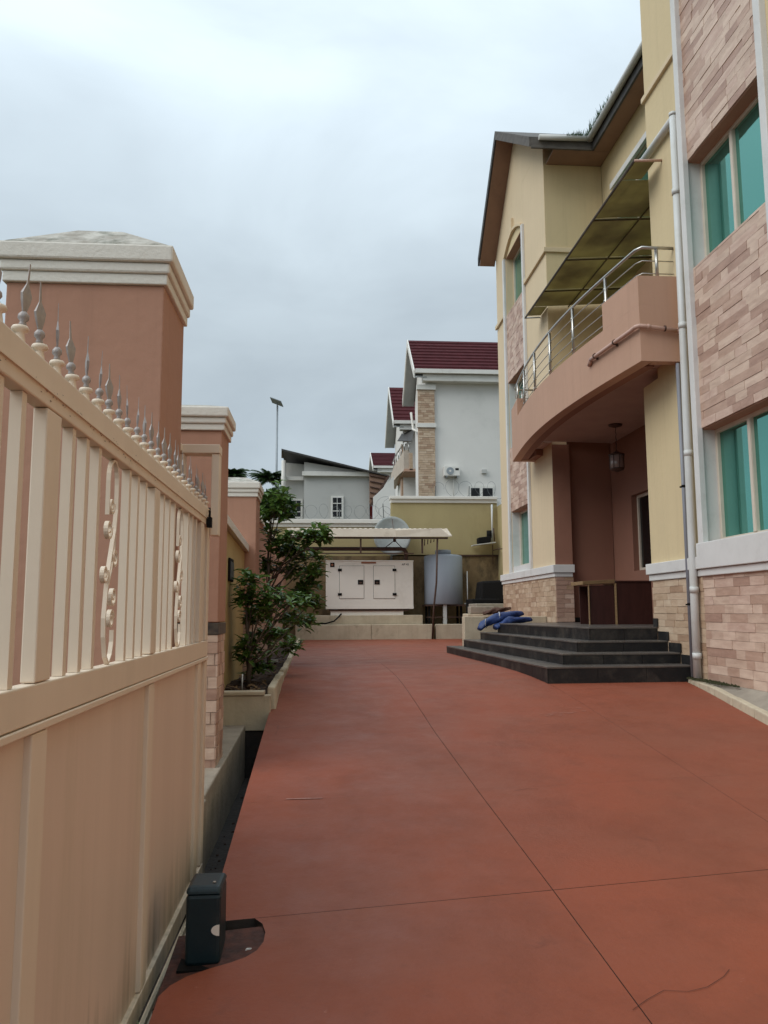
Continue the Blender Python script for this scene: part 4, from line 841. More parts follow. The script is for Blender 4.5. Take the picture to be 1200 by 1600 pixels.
# ================================================================ STEPS
st = thing('porch_steps', 'four wide black tiled steps wrapping round the porch corner', 'steps', (3.5, 11, 0))
lv = [(0.13, 9.50, 2.69, 15.40, 2.40), (0.265, 9.85, 2.99, 15.0, 2.66), (0.40, 10.20, 3.28, 14.95, 2.97), (0.57, 10.52, 3.56, 14.5, 3.20)]
zprev = -0.35
for i, (z, yf, xl, yb, xb) in enumerate(lv):
    zt = z - 0.022
    xr = HX - .01 if i < 4 else 5.64
    poly_ = [(xl, yf), (xr, yf + .03), (xr, 15.0 if i < 3 else 14.9), (xb, yb)]
    if i == 3: poly_ = [(xl, yf), (HX - .01, yf + .03), (HX - .01, 10.665), (5.64, 10.665), (5.64, 14.97), (WX - .01, 14.97), (xb, yb)]
    else: poly_ = [(xl, yf), (HX - .01, yf + .03), (HX - .01, yf + .9), (xl + .8, yf + .9), (xb + .8, yb), (xb, yb)]
    MB().prism(poly_, zprev, zt - .001).build('step_core', M['granite'], st)
    # tread nosing slab
    cen = [(x - (0.018 if k in (0, len(poly_) - 1) else 0), y - (0.018 if k in (0, 1) else 0)) for k, (x, y) in enumerate(poly_)]
    MB().prism(cen, zt, z).build('tread', M['tread'], st, 0.004)
    # riser tiles, front and left side
    def tiles(a, b_, z0_, z1_):
        L_ = math.hypot(b_[0] - a[0], b_[1] - a[1]); n = max(1, round(L_ / 0.6)); d = ((b_[0] - a[0]) / L_, (b_[1] - a[1]) / L_); nrm = (d[1], -d[0])
        for k in range(n):
            s0, s1 = L_ * k / n + .002, L_ * (k + 1) / n - .002
            p0 = (a[0] + d[0] * s0, a[1] + d[1] * s0); p1 = (a[0] + d[0] * s1, a[1] + d[1] * s1); o_ = 0.012
            MB().prism([p0, p1, (p1[0] + nrm[0] * -0.001, p1[1]), (p0[0], p0[1])] if False else [(p0[0] + nrm[0] * o_, p0[1] + nrm[1] * o_), (p1[0] + nrm[0] * o_, p1[1] + nrm[1] * o_), (p1[0] + nrm[0] * .0005, p1[1] + nrm[1] * .0005), (p0[0] + nrm[0] * .0005, p0[1] + nrm[1] * .0005)], z0_, z1_).build('riser_tile', M['granite'], st)
    zb = -0.2 if i == 0 else lv[i - 1][0] + .001
    tiles((xl, yf), (xr, yf + .03), zb, zt - .001); tiles((xb, yb), (xl, yf), zb, zt - .001)
    zprev = z - .03 if i else z - .03
    # stepped skirting on the pier
    if i < 4:
        nx_ = lv[i + 1][1] if i < 3 else 10.66
        box('skirting', HX - .022, HX - .0115, yf - .02, nx_ - .022, z + .001, z + 0.115, M['granite'], st)
box('skirting', HX - .022, HX - .0115, 9.36 + .12, 9.478, -0.1, 0.12, M['granite'], st) if False else None

# blue tarp bundle
tp = thing('tarpaulin_bundle', 'rolled blue tarpaulin tied with white rope on the far end of the steps', 'tarpaulin', (3.2, 14.7, 0.45))
def bundle(path, rs, n=18, seed=3, wob=0.18):
    rr = random.Random(seed); mb = MB(); P = [Vector(p) for p in path]; m_ = 26; rings = []
    for i in range(m_ + 1):
        t_ = i / m_ * (len(P) - 1); k = min(int(t_), len(P) - 2); f = t_ - k; p = P[k].lerp(P[k + 1], f); r_ = rs[k] + (rs[k + 1] - rs[k]) * f
        d = (P[k + 1] - P[k]).normalized(); u = d.cross(Vector((0, 0, 1))).normalized(); w = d.cross(u)
        b = len(mb.v)
        for q in range(n):
            a = 2 * PI * q / n; e = 1 + wob * math.sin(3 * a + i * .5) * .5 + rr.uniform(-wob, wob) * .35
            mb.v.append(tuple(p + u * math.cos(a) * r_ * e * 1.25 + w * math.sin(a) * r_ * e * .8))
        rings.append(b)
    for i in range(m_):
        for q in range(n): q2 = (q + 1) % n; mb.f.append((rings[i] + q, rings[i] + q2, rings[i + 1] + q2, rings[i + 1] + q)); mb.m.append(0); mb.sm.append(True)
    mb.f.append(tuple(rings[0] + q for q in range(n))); mb.f.append(tuple(rings[-1] + q for q in range(n))[::-1]); mb.m += [0, 0]; mb.sm += [True, True]
    return mb
bundle([(2.84, 14.45, 0.46), (2.95, 14.5, 0.57), (3.2, 14.55, 0.665), (3.5, 14.7, 0.72), (3.72, 14.8, 0.74)], [0.045, 0.085, 0.105, 0.09, 0.05]).build('roll', M['tarp'], tp)
bundle([(3.12, 14.42, 0.49), (3.4, 14.5, 0.62), (3.85, 14.7, 0.63)], [0.06, 0.09, 0.05], seed=5).build('loose_fold', M['tarp'], tp)
MB().tube([(3.24 + .02 * math.cos(a), 14.58 + .135 * math.cos(a), 0.675 + .09 * math.sin(a)) for a in [2 * PI * k / 16 for k in range(17)]], 0.012, 6).build('rope', M['ropew'], tp)
MB().tube([(2.98 + .04 * math.cos(a), 14.5 + .115 * math.cos(a), 0.57 + .08 * math.sin(a)) for a in [2 * PI * k / 16 for k in range(17)]], 0.007, 6).build('rope', M['ropew'], tp)
sk = thing('sack', 'crumpled brown sack lying on top of the low wall behind the tarpaulin', 'sack', (3.4, 15.6, 0.75))
bundle([(3.15, 15.55, 0.74), (3.4, 15.6, 0.80), (3.7, 15.6, 0.84)], [0.04, 0.07, 0.03], seed=9, wob=.4).build('cloth', mat('brown_sacking', (0.10, 0.05, 0.035), None, 8, 0.9), sk)

# ================================================================ BACK OF THE YARD
low = thing('yard_wall', 'short cream wall end standing just beyond the black steps', 'wall', (3.0, 15.9, 0))
box('wall_body', 2.78, 4.42, 15.62, 15.9, -0.1, 0.68, M['kerb'], low, 0.01)
rw = thing('kerb_wall', 'long low cream kerb wall closing the far end of the drive', 'wall', (1.5, 22.9, 0))
segs = [(-0.75, 1.4), (1.405, 3.18), (3.24, 4.05)]
for a, b_ in segs: box('wall_section', a, b_, 22.85, 23.05, -0.1, 0.42, M['kerb'], rw, 0.02)
box('raised_floor', -1.05, 5.4, 23.05, 24.2, -0.1, 0.36, M['mottled'], rw)
gpb = thing('generator_plinth', 'cream concrete plinth under the generator', 'plinth', (1.2, 23.4, 0.36)); box('block', -0.20, 2.90, 23.10, 24.1, 0.361, 0.68, M['kerb'], gpb, 0.015)
# generator
ge = thing('generator', 'cream enclosed diesel generator with two square doors', 'generator', (1.35, 23.5, 0.68))
Yg = 23.15; gx0, gx1, gz0, gz1 = 0.11, 2.64, 0.86, 2.25
box('skid', 0.25, 2.35, Yg + .05, 23.95, 0.682, 0.80, M['genwhite'], ge); box('skid_rail', 0.2, 2.5, Yg + .02, 23.95, 0.801, 0.86, M['rust'], ge)
box('enclosure', gx0, gx1, Yg, 23.98, gz0, gz1, M['genwhite'], ge, 0.012); box('roof_lip', gx0 - .01, gx1 + .01, Yg - .012, 23.99, gz1 - .03, gz1 + .008, M['genwhite'], ge, 0.006)
box('base_lip', gx0, gx1, Yg - .008, Yg - .0005, gz0, gz0 + .09, M['genwhite'], ge)
sc_ = (gx1 - gx0) / 630.0
def gxp(p): return gx0 + (p - 90) * sc_
def gzp(p): return gz1 - (p - 265) * sc_
for a, b_, hx, lx in ((188, 362, 190, 338), (432, 585, 583, 457)):
    X0, X1, Z0, Z1 = gxp(a), gxp(b_), gzp(536), gzp(304)
    d = MB().box(X0 - .008, X1 + .008, Yg - .003, Yg - .0005, Z0 - .008, Z1 + .008).build('door_gap', M['black'], ge)
    d = MB().box(X0, X1, Yg - .016, Yg - .0035, Z0, Z1).build('door', M['genwhite'], ge, 0.003)
    box('latch', gxp(lx - 19), gxp(lx + 19), Yg - .03, Yg - .0165, gzp(437), gzp(404), M['black'], d, 0.004)
    MB().box(gxp(lx - 10), gxp(lx + 10), Yg - .036, Yg - .031, gzp(430), gzp(418)).build('latch_lever', M['rust'], d)
    for zz in (333, 507): box('hinge', gxp(hx - 14), gxp(hx + 14), Yg - .03, Yg - .0165, gzp(zz + 9), gzp(zz - 9), M['black'], d, 0.003)
box('emblem_plate', gxp(120), gxp(151), Yg - .006, Yg - .0005, gzp(312), gzp(280), M['black'], ge)
MB().extr([(gxp(135) + .035 * math.cos(a), Yg - .0065, gzp(296) + .035 * math.sin(a)) for a in [2 * PI * k / 12 for k in range(12)]], (0, -.002, 0)).build('emblem_disc', M['redlabel'], ge)
box('warning_label', gxp(343), gxp(450), Yg - .015, Yg - .013, gzp(286), gzp(274), M['redlabel'], ge)
def text(body, size, loc, rot, m_, parent, name):
    cu = bpy.data.curves.new(name, 'FONT'); cu.body = body; cu.size = size; cu.extrude = 0.0015; cu.align_x = 'CENTER'; cu.align_y = 'CENTER'
    o = bpy.data.objects.new(name, cu); C.objects.link(o); dg = bpy.context.evaluated_depsgraph_get(); me = bpy.data.meshes.new_from_object(o.evaluated_get(dg)); bpy.data.objects.remove(o)
    me.materials.append(m_); o = bpy.data.objects.new(name, me); C.objects.link(o); o.rotation_euler = rot
    o.parent = parent; o.location = Vector(loc) - Vector(parent.location); return o
text('AP 45', 0.085, (gxp(663), Yg - .004, gzp(293)), (PI / 2, 0, 0), M['black'], ge, 'model_mark')
MB().tube([(-0.2, 22.98, 0.46), (0.1, 22.98, 0.45), (0.35, 22.98, 0.52), (0.48, 23.02, 0.64), (0.55, 23.15, 0.72)], 0.022, 8).build('cable', M['black']); tag(bpy.data.objects['cable'], 'black cable looping down from the generator over its plinth', 'cable')
# exhaust pipe
# tank and stand
tk = thing('water_tank', 'blue-grey cylindrical plastic water tank on a short stand', 'tank', (3.56, 23.45, 0.98))
tx, ty, trr = 3.58, 23.55, 0.565
MB().lathe(tx, ty, [(trr - .02, 0.98), (trr, 1.0), (trr, 1.6), (trr, 2.38), (trr - .02, 2.41), (0.42, 2.44), (0.25, 2.46)], 40).build('drum', M['tank'], tk)
MB().lathe(tx, ty, [(0.235, 2.455), (0.235, 2.57), (0.22, 2.585)], 24).build('lid', M['tank'], tk)
ts = thing('tank_stand', 'low stand with a white post carrying the water tank', 'stand', (3.58, 23.5, 0.36))
box('post', 3.50, 3.60, 22.93 + .15, 23.2, 0.362, 0.976, M['pipe'], ts, 0.004)
for x in (3.08, 4.02): 
    for y in (23.25, 23.9): box('leg', x, x + .06, y, y + .06, 0.362, 0.93, M['black'], ts)
box('platform', 3.0, 4.15, 23.1, 24.15, 0.932, 0.978, M['rust'], ts)
box('cross_bar', 3.0, 4.15, 23.09, 23.099, 0.6, 0.63, M['rust'], ts)
MB().tube([(4.25, 23.3, 0.70), (4.25, 23.3, 1.95)], 0.015, 8).tube([(4.15, 23.3, 1.0), (4.55, 23.3, 1.0)], 0.015, 8).build('supply_pipe', M['pipe']); tag(bpy.data.objects['supply_pipe'], 'thin white supply pipe standing right of the water tank', 'pipe')
# canopy
cp = thing('generator_canopy', 'beige sheet canopy on brown steel posts over the generator', 'canopy', (1.3, 23.3, 2.9))
def cz(y): return 2.93 + (y - 22.75) * 0.33
for a, b_, dz in ((-1.0, 0.55, 0), (0.552, 2.16, 0), (2.165, 3.72, 0.004)):
    mb = MB(); n = int((b_ - a) / .076)
    for k in range(n):
        xa = a + (b_ - a) * k / n; xb = a + (b_ - a) * (k + 1) / n; h = .012 * (k % 2); zz = dz + (0.02 * math.sin(xa * 3))
        mb.hexa([(xa, 22.72, cz(22.72) + h + zz), (xb, 22.72, cz(22.72) + h + zz), (xb, 23.6, cz(23.6) + h), (xa, 23.6, cz(23.6) + h), (xa, 22.72, cz(22.72) + h + .03 + zz), (xb, 22.72, cz(22.72) + h + .03 + zz), (xb, 23.6, cz(23.6) + h + .02), (xa, 23.6, cz(23.6) + h + .02)])
    mb.build('roof_sheet', M['canopy'], cp)
MB().hexa([(2.1, 22.66, 2.90), (3.66, 22.66, 2.91), (3.66, 22.70, 2.91), (2.1, 22.70, 2.90), (2.1, 22.70, 3.09), (3.40, 22.74, 3.16), (3.40, 22.78, 3.16), (2.1, 22.74, 3.09)]).build('roof_sheet', M['canopy'], cp)
MB().hexa([(-1.0, 22.66, 2.90), (2.098, 22.66, 2.90), (2.098, 22.70, 2.90), (-1.0, 22.70, 2.90), (-1.0, 22.74, 3.14), (2.098, 22.74, 3.14), (2.098, 22.78, 3.14), (-1.0, 22.78, 3.14)]).build('roof_sheet', M['canopy'], cp)
box('front_bar', -1.0, 3.60, 22.70, 22.75, 2.845, 2.895, M['rust'], cp)
MB().tube([(3.30, 22.74, 2.845), (3.26, 22.76, 1.6), (3.18, 22.78, 0.9), (3.13, 22.80, 0.0)], 0.027, 8).build('post', M['rust'], cp)
for x in (1.07, 2.84): box('hanger', x, x + .05, 22.76, 22.80, 2.43, 2.845, M['rust'], cp)
box('tie_bar', -1.0, 2.62, 22.80, 22.86, 2.42, 2.45, M['rust'], cp)
MB().tube([(-1.0, 23.3, 2.60), (2.30, 23.3, 2.60), (2.40, 23.3, 2.58), (2.45, 23.3, 2.50), (2.45, 23.3, 2.26)], 0.06, 10).build('exhaust_pipe', M['rust'], cp)
for k in range(4): MB().tube([(2.94 + k * .09, 22.78, 2.84), (2.93 + k * .09, 22.78, 2.66 + k * .035)], 0.015, 6).build('hook', M['rust'], cp)
# dish
ds = thing('satellite_dish', 'large weathered satellite dish rising behind the canopy', 'dish', (2.15, 23.9, 2.5))
dm = MB(); n = 36; cx, cy, czz = 2.10, 23.95, 3.05; rings = []
for i in range(9):
    r_ = 0.57 * i / 8; dpt = -0.16 * (1 - (i / 8) ** 2); b = len(dm.v)
    for q in range(n):
        a = 2 * PI * q / n; dm.v.append((cx + r_ * math.cos(a), cy - 0.02 + dpt * -1 + 0.10 * math.sin(a) * i / 8, czz + r_ * 1.05 * math.sin(a)))
    rings.append(b)
for i in range(8):
    for q in range(n): q2 = (q + 1) % n; dm.f.append((rings[i] + q, rings[i] + q2, rings[i + 1] + q2, rings[i + 1] + q)); dm.m.append(0); dm.sm.append(True)
o = dm.build('reflector', M['dish'], ds, fix=False); sdm = o.modifiers.new('thick', 'SOLIDIFY'); sdm.thickness = 0.015
MB().tube([(1.80, 23.75, 2.62), (2.12, 23.35, 2.86)], 0.012, 6).tube([(2.42, 23.75, 2.62), (2.12, 23.35, 2.86)], 0.012, 6).tube([(2.1, 23.9, 3.55), (2.12, 23.35, 2.9)], 0.01, 6).build('feed_arm', M['rust'], ds)
MB().tube([(2.12, 23.33, 2.84), (2.12, 23.42, 2.92)], 0.045, 8).build('feed_horn', M['rust'], ds)
MB().tube([(2.1, 24.12, 3.05), (2.1, 24.24, 2.3)], 0.03, 8).build('mast', M['galv'], ds)
# back walls
bw = thing('back_wall', 'long ochre rear wall with cream coping, the lower length on the left', 'wall', (0, 24.4, 0))
box('wall_face', -3.2, 2.10, 24.3, 24.55, 2.46, 3.34, M['backwall'], bw); box('wall_foot', -3.2, 2.10, 24.27, 24.55, -0.3, 2.455, M['mottled'], bw)
box('coping', -3.2, 2.10, 24.20, 24.6, 3.45, 3.58, M['cap'], bw, 0.01); box('coping_mould', -3.2, 2.10, 24.26, 24.58, 3.341, 3.449, M['cap'], bw, 0.01)
bw2 = thing('back_wall', 'higher ochre rear wall below the white house, with cream coping', 'wall', (3.8, 24.4, 0))
box('wall_face', 2.103, 5.4, 24.29, 24.55, 2.50, 4.10, M['backwall'], bw2); box('wall_foot', 2.103, 5.4, 24.26, 24.55, -0.3, 2.45, M['mottled'], bw2)
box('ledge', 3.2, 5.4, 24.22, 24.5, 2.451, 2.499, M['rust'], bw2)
box('coping', 2.06, 5.4, 24.18, 24.6, 4.21, 4.30, M['cap'], bw2, 0.01); box('coping_mould', 2.09, 5.4, 24.24, 24.58, 4.101, 4.209, M['cap'], bw2, 0.01)
sw_ = thing('side_wall', 'ochre side wall running from the rear wall to the wing', 'wall', (5.5, 22, 0))
box('wall_face', 5.40, 5.6, 19.5, 24.6, -0.3, 4.0, M['backwall'], sw_)
vp = thing('vent_pipe', 'thin cream pipe fixed upright on the high rear wall', 'pipe', (5.22, 24.2, 3)); MB().tube([(5.22, 24.2, 2.85), (5.22, 24.2, 4.05)], 0.03, 8).build('pipe_run', M['pipe'], vp)
pu = thing('pump', 'black pump sitting on a small white shelf on the rear wall', 'pump', (5.0, 24.0, 2.85))
MB().hexa([(4.72, 23.9, 2.82), (5.12, 23.9, 2.86), (5.12, 24.2, 2.86), (4.72, 24.2, 2.82), (4.72, 23.9, 3.0), (5.12, 23.9, 3.05), (5.12, 24.2, 3.05), (4.72, 24.2, 3.0)]).build('pump_body', M['black'], pu, 0.03)
MB().tube([(5.08, 24.0, 3.0), (5.08, 24.0, 3.22)], 0.08, 12).build('motor_cap', M['black'], pu)
sh = thing('shelf', 'small white board shelf under the black pump', 'shelf', (5.0, 24.0, 2.8)); MB().hexa([(4.55, 23.85, 2.75), (5.25, 23.85, 2.84), (5.25, 24.22, 2.84), (4.55, 24.22, 2.75), (4.55, 23.85, 2.775), (5.25, 23.85, 2.865), (5.25, 24.22, 2.865), (4.55, 24.22, 2.775)]).build('board', M['pipe'], sh)
MB().tube([(5.20, 24.1, 2.8), (5.20, 24.1, 2.2)], 0.015, 6).tube([(5.20, 24.1, 2.62), (5.22, 23.5, 2.62), (5.38, 23.4, 2.62)], 0.015, 6).tube([(5.24, 24.1, 3.3), (5.24, 24.0, 2.9)], 0.02, 6).build('pipework', M['rust'], sh)
cv = thing('covered_drum', 'black plastic sheet draped over a stack beside the wing', 'cover', (4.9, 22.5, 1)); 
mb = MB(); mb.hexa([(4.40, 22.2, 0.95), (5.35, 22.2, 1.0), (5.35, 23.1, 1.0), (4.40, 23.1, 0.95), (4.46, 22.3, 1.62), (5.3, 22.3, 1.66), (5.3, 23.0, 1.66), (4.46, 23.0, 1.62)]); mb.build('sheet', M['black'], cv, 0.06)
bl = thing('block_stack', 'pile of rough cream blocks and slabs stepping up beside the wing', 'blocks', (4.7, 20.5, 0))
for (a, b_, c_, d_, e, f) in ((3.62, 4.35, 19.9, 20.6, -0.1, 0.72), (4.0, 5.38, 20.7, 21.8, -0.1, 0.98), (3.7, 4.3, 19.9, 20.3, .722, .90), (4.36, 5.0, 20.0, 20.69, -0.1, 0.84)):
    box('block', a, b_, c_, d_, e, f, M['conc'] if a in (3.7, 4.0) else M['kerb'], bl, 0.02)
dkb = box('storage_box', 4.12, 4.9, 21.9, 22.9, -0.1, 1.12, M['black'], None, 0.03); tag(dkb, 'dark crate in the shade between the tank and the block pile', 'crate')
bb = box('yard_bank', 4.5, 5.39, 15.92, 19.8, -0.3, 0.3, M['conc']); tag(bb, 'rough concrete strip along the foot of the wing', 'paving')
# razor wire coils
def coil(label, x0, x1, y, z, r_, n, seed):
    rr = random.Random(seed); t_ = thing('razor_wire', label, 'razor wire', ((x0 + x1) / 2, y, z - r_)); path = []
    N_ = n * 18
    for k in range(N_ + 1):
        a = 2 * PI * k / 18; f = k / N_; rad_ = r_ * (1 + .12 * math.sin(a * .31 + seed) + .06 * math.sin(a * .13))
        path.append((x0 + (x1 - x0) * f + r_ * math.cos(a) * (1 + .2 * math.sin(a * .17)), y + .12 * math.sin(a * .5), z + rad_ * math.sin(a) * .95))
    MB().tube(path, 0.0042, 4).build('coil', M['wire'], t_)
    for x in (x0, (x0 + x1) / 2, x1): MB().tube([(x, y, z - r_ - .05), (x + rr.uniform(-.04, .04), y, z + .1)], 0.015, 5).build('stake', M['wire'], t_)
coil('thin razor wire coils along the lower rear wall', -1.2, 2.2, 24.42, 3.80, 0.24, 9, 2)
coil('thin razor wire coils on the higher rear wall', 3.5, 5.6, 24.42, 4.55, 0.27, 5, 5)
coil('loose razor wire coils beside the corner of the two rear walls', 1.9, 2.6, 24.6, 4.0, 0.33, 3, 8)

# ================================================================ NEIGHBOUR BUILDINGS
def gable_house(label, x0, yn, ya_, yf, ze, za, zb, wx, full=True, depth=14, loc=None):
    """gable faces -X; roof edge x0, wall face wx; eaves yn, yf; apex ya_"""
    h = thing('house', label, 'house', (wx + 2, ya_, zb), 'maroon roofed houses beyond the rear wall')
    wy0, wy1 = yn + .45, yf - .45; X1 = wx + depth
    wl_ = MB(); wl_.extr([(wx, wy0, zb), (wx, wy1, zb), (wx, wy1, ze - .25), (wx, ya_, za - .3), (wx, wy0, ze - .25)], (depth, 0, 0)); wl_.build('wall', M['nwhite'], h)
    # stepped tile roof, near slope
    for (a, za_, b_, zb_) in ((yn, ze, ya_, za), (yf, ze, ya_, za)):
        mb = MB(); n = 10
        for k in range(n):
            y_a = a + (b_ - a) * k / n; y_b = a + (b_ - a) * (k + 1) / n; z_a = za_ + (zb_ - za_) * k / n; z_b = za_ + (zb_ - za_) * (k + 1) / n
            mb.hexa([(x0, y_a, z_a - .06), (X1, y_a, z_a - .06), (X1, y_b, z_b - .06), (x0, y_b, z_b - .06), (x0, y_a, z_a + .06), (X1, y_a, z_a + .06), (X1, y_b, z_b), (x0, y_b, z_b)])
        mb.build('roof', M['roofred'], h)
        fas = MB().hexa([(x0 - .05, a, za_ - .32), (x0, a, za_ - .32), (x0, b_, zb_ - .32), (x0 - .05, b_, zb_ - .32), (x0 - .05, a, za_ + .03), (x0, a, za_ + .03), (x0, b_, zb_ + .03), (x0 - .05, b_, zb_ + .03)]); fas.build('rake_board', M['ntrim'], h)
        sf = MB().hexa([(x0, a, za_ - .30), (wx, a, za_ - .30), (wx, b_, zb_ - .30), (x0, b_, zb_ - .30), (x0, a, za_ - .26), (wx, a, za_ - .26), (wx, b_, zb_ - .26), (x0, b_, zb_ - .26)]); sf.build('soffit', M['soffw'], h)
    box('gutter', x0 + .02, X1, yn - .14, yn + .02, ze - .12, ze + .06, M['ntrim'], h); box('eave_board', x0 + .35, X1, yn + .02, wy0, ze - .42, ze - .14, M['ntrim'], h)
    return h, wy0
h1, wy = gable_house('big white neighbour house with a brick corner pilaster and maroon roof', 3.93, 33.2, 35.8, 38.1, 11.05, 13.3, 3.0, 4.45)
def nb(nm, px0, px1, py0, py1, Y, m_, par, th=0.1, bv=0):
    s_ = Y / 1250.0; return box(nm, (px0 - 503) * s_, (px1 - 503) * s_, Y - th, Y, .8 + (955 - py1) * s_, .8 + (955 - py0) * s_, m_, par, bv)
Yh = wy
pb = MB(); s_ = Yh / 1250; xx0, xx1 = (655 - 503) * s_, (682 - 503) * s_; z = 3.5
while z < .8 + (955 - 600) * s_:
    x = xx0 - R.uniform(0, .2)
    while x < xx1:
        w = R.uniform(.16, .34); a, b_ = max(x, xx0), min(x + w, xx1); x += w
        if b_ - a > .02: pb.box(a + .003, b_ - .003, Yh - .13 - R.uniform(0, .01), Yh - .1, z + .003, z + .095, R.randrange(5))
    z += .1
nb('pilaster', 655, 682, 598, 860, Yh, M['mortar'], h1)
tag(pb.build('brickwork', M['bricks2'], h1, fix=False), kind='stuff')
nb('capital', 653, 684, 594, 602, Yh, M['ntrim'], h1, .2); nb('string_band', 653, 684, 657, 664, Yh, M['ntrim'], h1, .2)
nb('vent', 757, 765, 731, 737, Yh, M['grey'], h1, .12)
wi = nb('window', 736, 776, 757, 776, Yh, M['ntrim'], h1, .06)
for a, b_ in ((739, 753), (758, 774)):
    s_ = Yh / 1250; MB().box((a - 503) * s_, (b_ - 503) * s_, Yh - .075, Yh - .062, .8 + (955 - 774) * s_, .8 + (955 - 761) * s_).build('pane', M['darkglass'], wi)
nb('lower_band', 655, 780, 778, 783, Yh, M['ntrim'], h1, .16)
MB().tube([(4.25, 37.6, 10.3), (4.3, 37.2, 9.4), (4.38, 34.5, 8.6), (4.38, 34.2, 5.0)], 0.06, 8).build('downpipe', M['ntrim'], h1)
ac = thing('air_conditioner', 'white air conditioner unit on the white house wall', 'air conditioner', (5.5, Yh - .2, 6.4))
s_ = Yh / 1250; X0, X1, Z0, Z1 = (695 - 503) * s_, (720 - 503) * s_, .8 + (955 - 743) * s_, .8 + (955 - 728) * s_
box('casing', X0, X1, Yh - .35, Yh - .02, Z0, Z1, M['ntrim'], ac, 0.01)
MB().tube([(X0 + .25, Yh - .352, (Z0 + Z1) / 2), (X0 + .25, Yh - .37, (Z0 + Z1) / 2)], .16, 20).build('fan_grille', M['galv'], ac); MB().tube([(X0 + .25, Yh - .372, (Z0 + Z1) / 2), (X0 + .25, Yh - .38, (Z0 + Z1) / 2)], .05, 12).build('fan_hub', M['ntrim'], ac)
box('vent_slot', X1 - .2, X1 - .05, Yh - .356, Yh - .351, Z1 - .17, Z1 - .08, M['black'], ac)
for x in (X0 + .08, X1 - .12): box('bracket', x, x + .04, Yh - .35, Yh - .0, Z0 - .06, Z0 - .001, M['galv'], ac)
MB().tube([((711 - 503) * s_, Yh - .1, Z0), ((711 - 503) * s_, Yh - .06, Z0 - .9)], .02, 6).build('hose', M['ntrim'], ac)
h2, wy2 = gable_house('second maroon roofed house with a curved balcony, behind the white house', 3.9, 43.0, 46.0, 48.7, 11.15, 13.95, 3.0, 4.45)
# balcony of the second house (curved fascia, brick end, railing)
s2 = 41.6 / 1250
def P2(px, py, Y): s_ = Y / 1250; return ((px - 503) * s_, Y, .8 + (955 - py) * s_)
bpts = [(632, 700, 41.6), (632, 733, 41.6), (626, 738, 42.6), (620, 744, 43.8), (614, 752, 45.2), (611, 763, 46.5), (611, 748, 46.6), (612, 738, 46.4), (616, 727, 45), (620, 720, 43.8), (626, 712, 42.6)]
mb = MB(); mb.extr([P2(*p) for p in bpts], (0.3, 0, 0)); mb.build('balcony_fascia', M['soffcream'], h2)
box('balcony_end', (632 - 503) * s2 + .3, (643 - 503) * s2 + .1, 41.5, 41.7, .8 + (955 - 733) * s2, .8 + (955 - 705) * s2, M['bricks2'][0], h2)
MB().box(4.3, 5.6, 41.5, 46.4, .8 + (955 - 735) * s2, .8 + (955 - 731) * s2).build('balcony_floor', M['pink'], h2)
mb = MB(); mb.tube([P2(643, 689, 41.6), P2(633, 689, 41.6), P2(626, 698, 42.8), P2(619, 709, 44.6), P2(614, 722, 46.4)], .04, 6); mb.build('balcony_rail', M['steel'], h2)
for a, b_, c_, Y in ((640, 689, 702, 41.6), (633, 689, 700, 41.6), (628, 695, 712, 42.5), (624, 701, 717, 43.4), (620, 708, 722, 44.4), (616, 716, 732, 45.8)): MB().tube([P2(a, b_, Y), P2(a, c_, Y)], .035, 6).build('rail_post', M['steel'], h2)
mb = MB(); mb.hexa([P2(622, 685, 43), P2(645, 685, 41), P2(645, 686, 41.2), P2(622, 686, 43.2), P2(638, 658, 45), P2(652, 655, 44), P2(652, 654, 44.2), P2(638, 657, 45.2)]); mb.build('balcony_awning', M['roofdark'], h2)
mb = MB(); mb.box(4.36, 4.449, 43.5, 44.2, 3.5, 10.0); mb.build('pilaster', M['bricks2'][2], h2)
h3, wy3 = gable_house('farthest maroon roofed house, only its roof in sight', 3.95, 61.5, 65.0, 68.5, 12.0, 13.8, 3.0, 4.6)
# retaining wall and stair flank between the houses
ww = thing('garden_wall', 'pale grey sloping garden wall between the grey building and the white house', 'wall', (3, 30, 3)); 
mb = MB(); q = lambda px, py: P2(px, py, 30.5); mb.extr([q(583, 840), q(616, 840), q(616, 742), q(604, 756), q(590, 770), q(583, 776)], (0, .2, 0)); mb.build('wall_face', M['nwhite'], ww)
# grey building
gb = thing('outbuilding', 'grey rendered outbuilding under a slanting dark sheet roof', 'building', (0, 31, 3))
def G_(px, py, Y=31.0): s_ = Y / 1250; return ((px - 503) * s_, Y, .8 + (955 - py) * s_)
mb = MB(); mb.extr([G_(474, 840), G_(577, 840), G_(577, 737), G_(474, 721)], (0, 5, 0)); mb.build('wall', M['grey'], gb)
mb = MB(); mb.extr([G_(441, 840, 31.6), G_(476, 840, 31.6), G_(476, 725, 31.6), G_(441, 722, 31.6)], (0, 4.5, 0)); mb.build('wall', M['grey'], gb)
nb('parapet_band', 471, 582, 737, 744, 31.0, M['ntrim'], gb, .18, .01); nb('parapet_band', 438, 473, 745, 751, 31.5, M['nwhite'], gb, .12, .01)
mb = MB(); mb.extr([G_(438, 700, 30.6), G_(608, 741, 30.6), G_(608, 743, 30.6), G_(438, 703, 30.6)], (0, 6, 0)); mb.build('roof_sheet', M['roofdark'], gb)
mb = MB(); mb.hexa([G_(438, 703, 30.65), G_(608, 743, 30.65), G_(604, 743, 36.0), G_(438, 715, 36.0), G_(438, 701, 30.6), G_(608, 741.5, 30.6), G_(604, 741, 36.0), G_(438, 712, 36.0)]); mb.build('roof_underside', M['soffit'], gb)
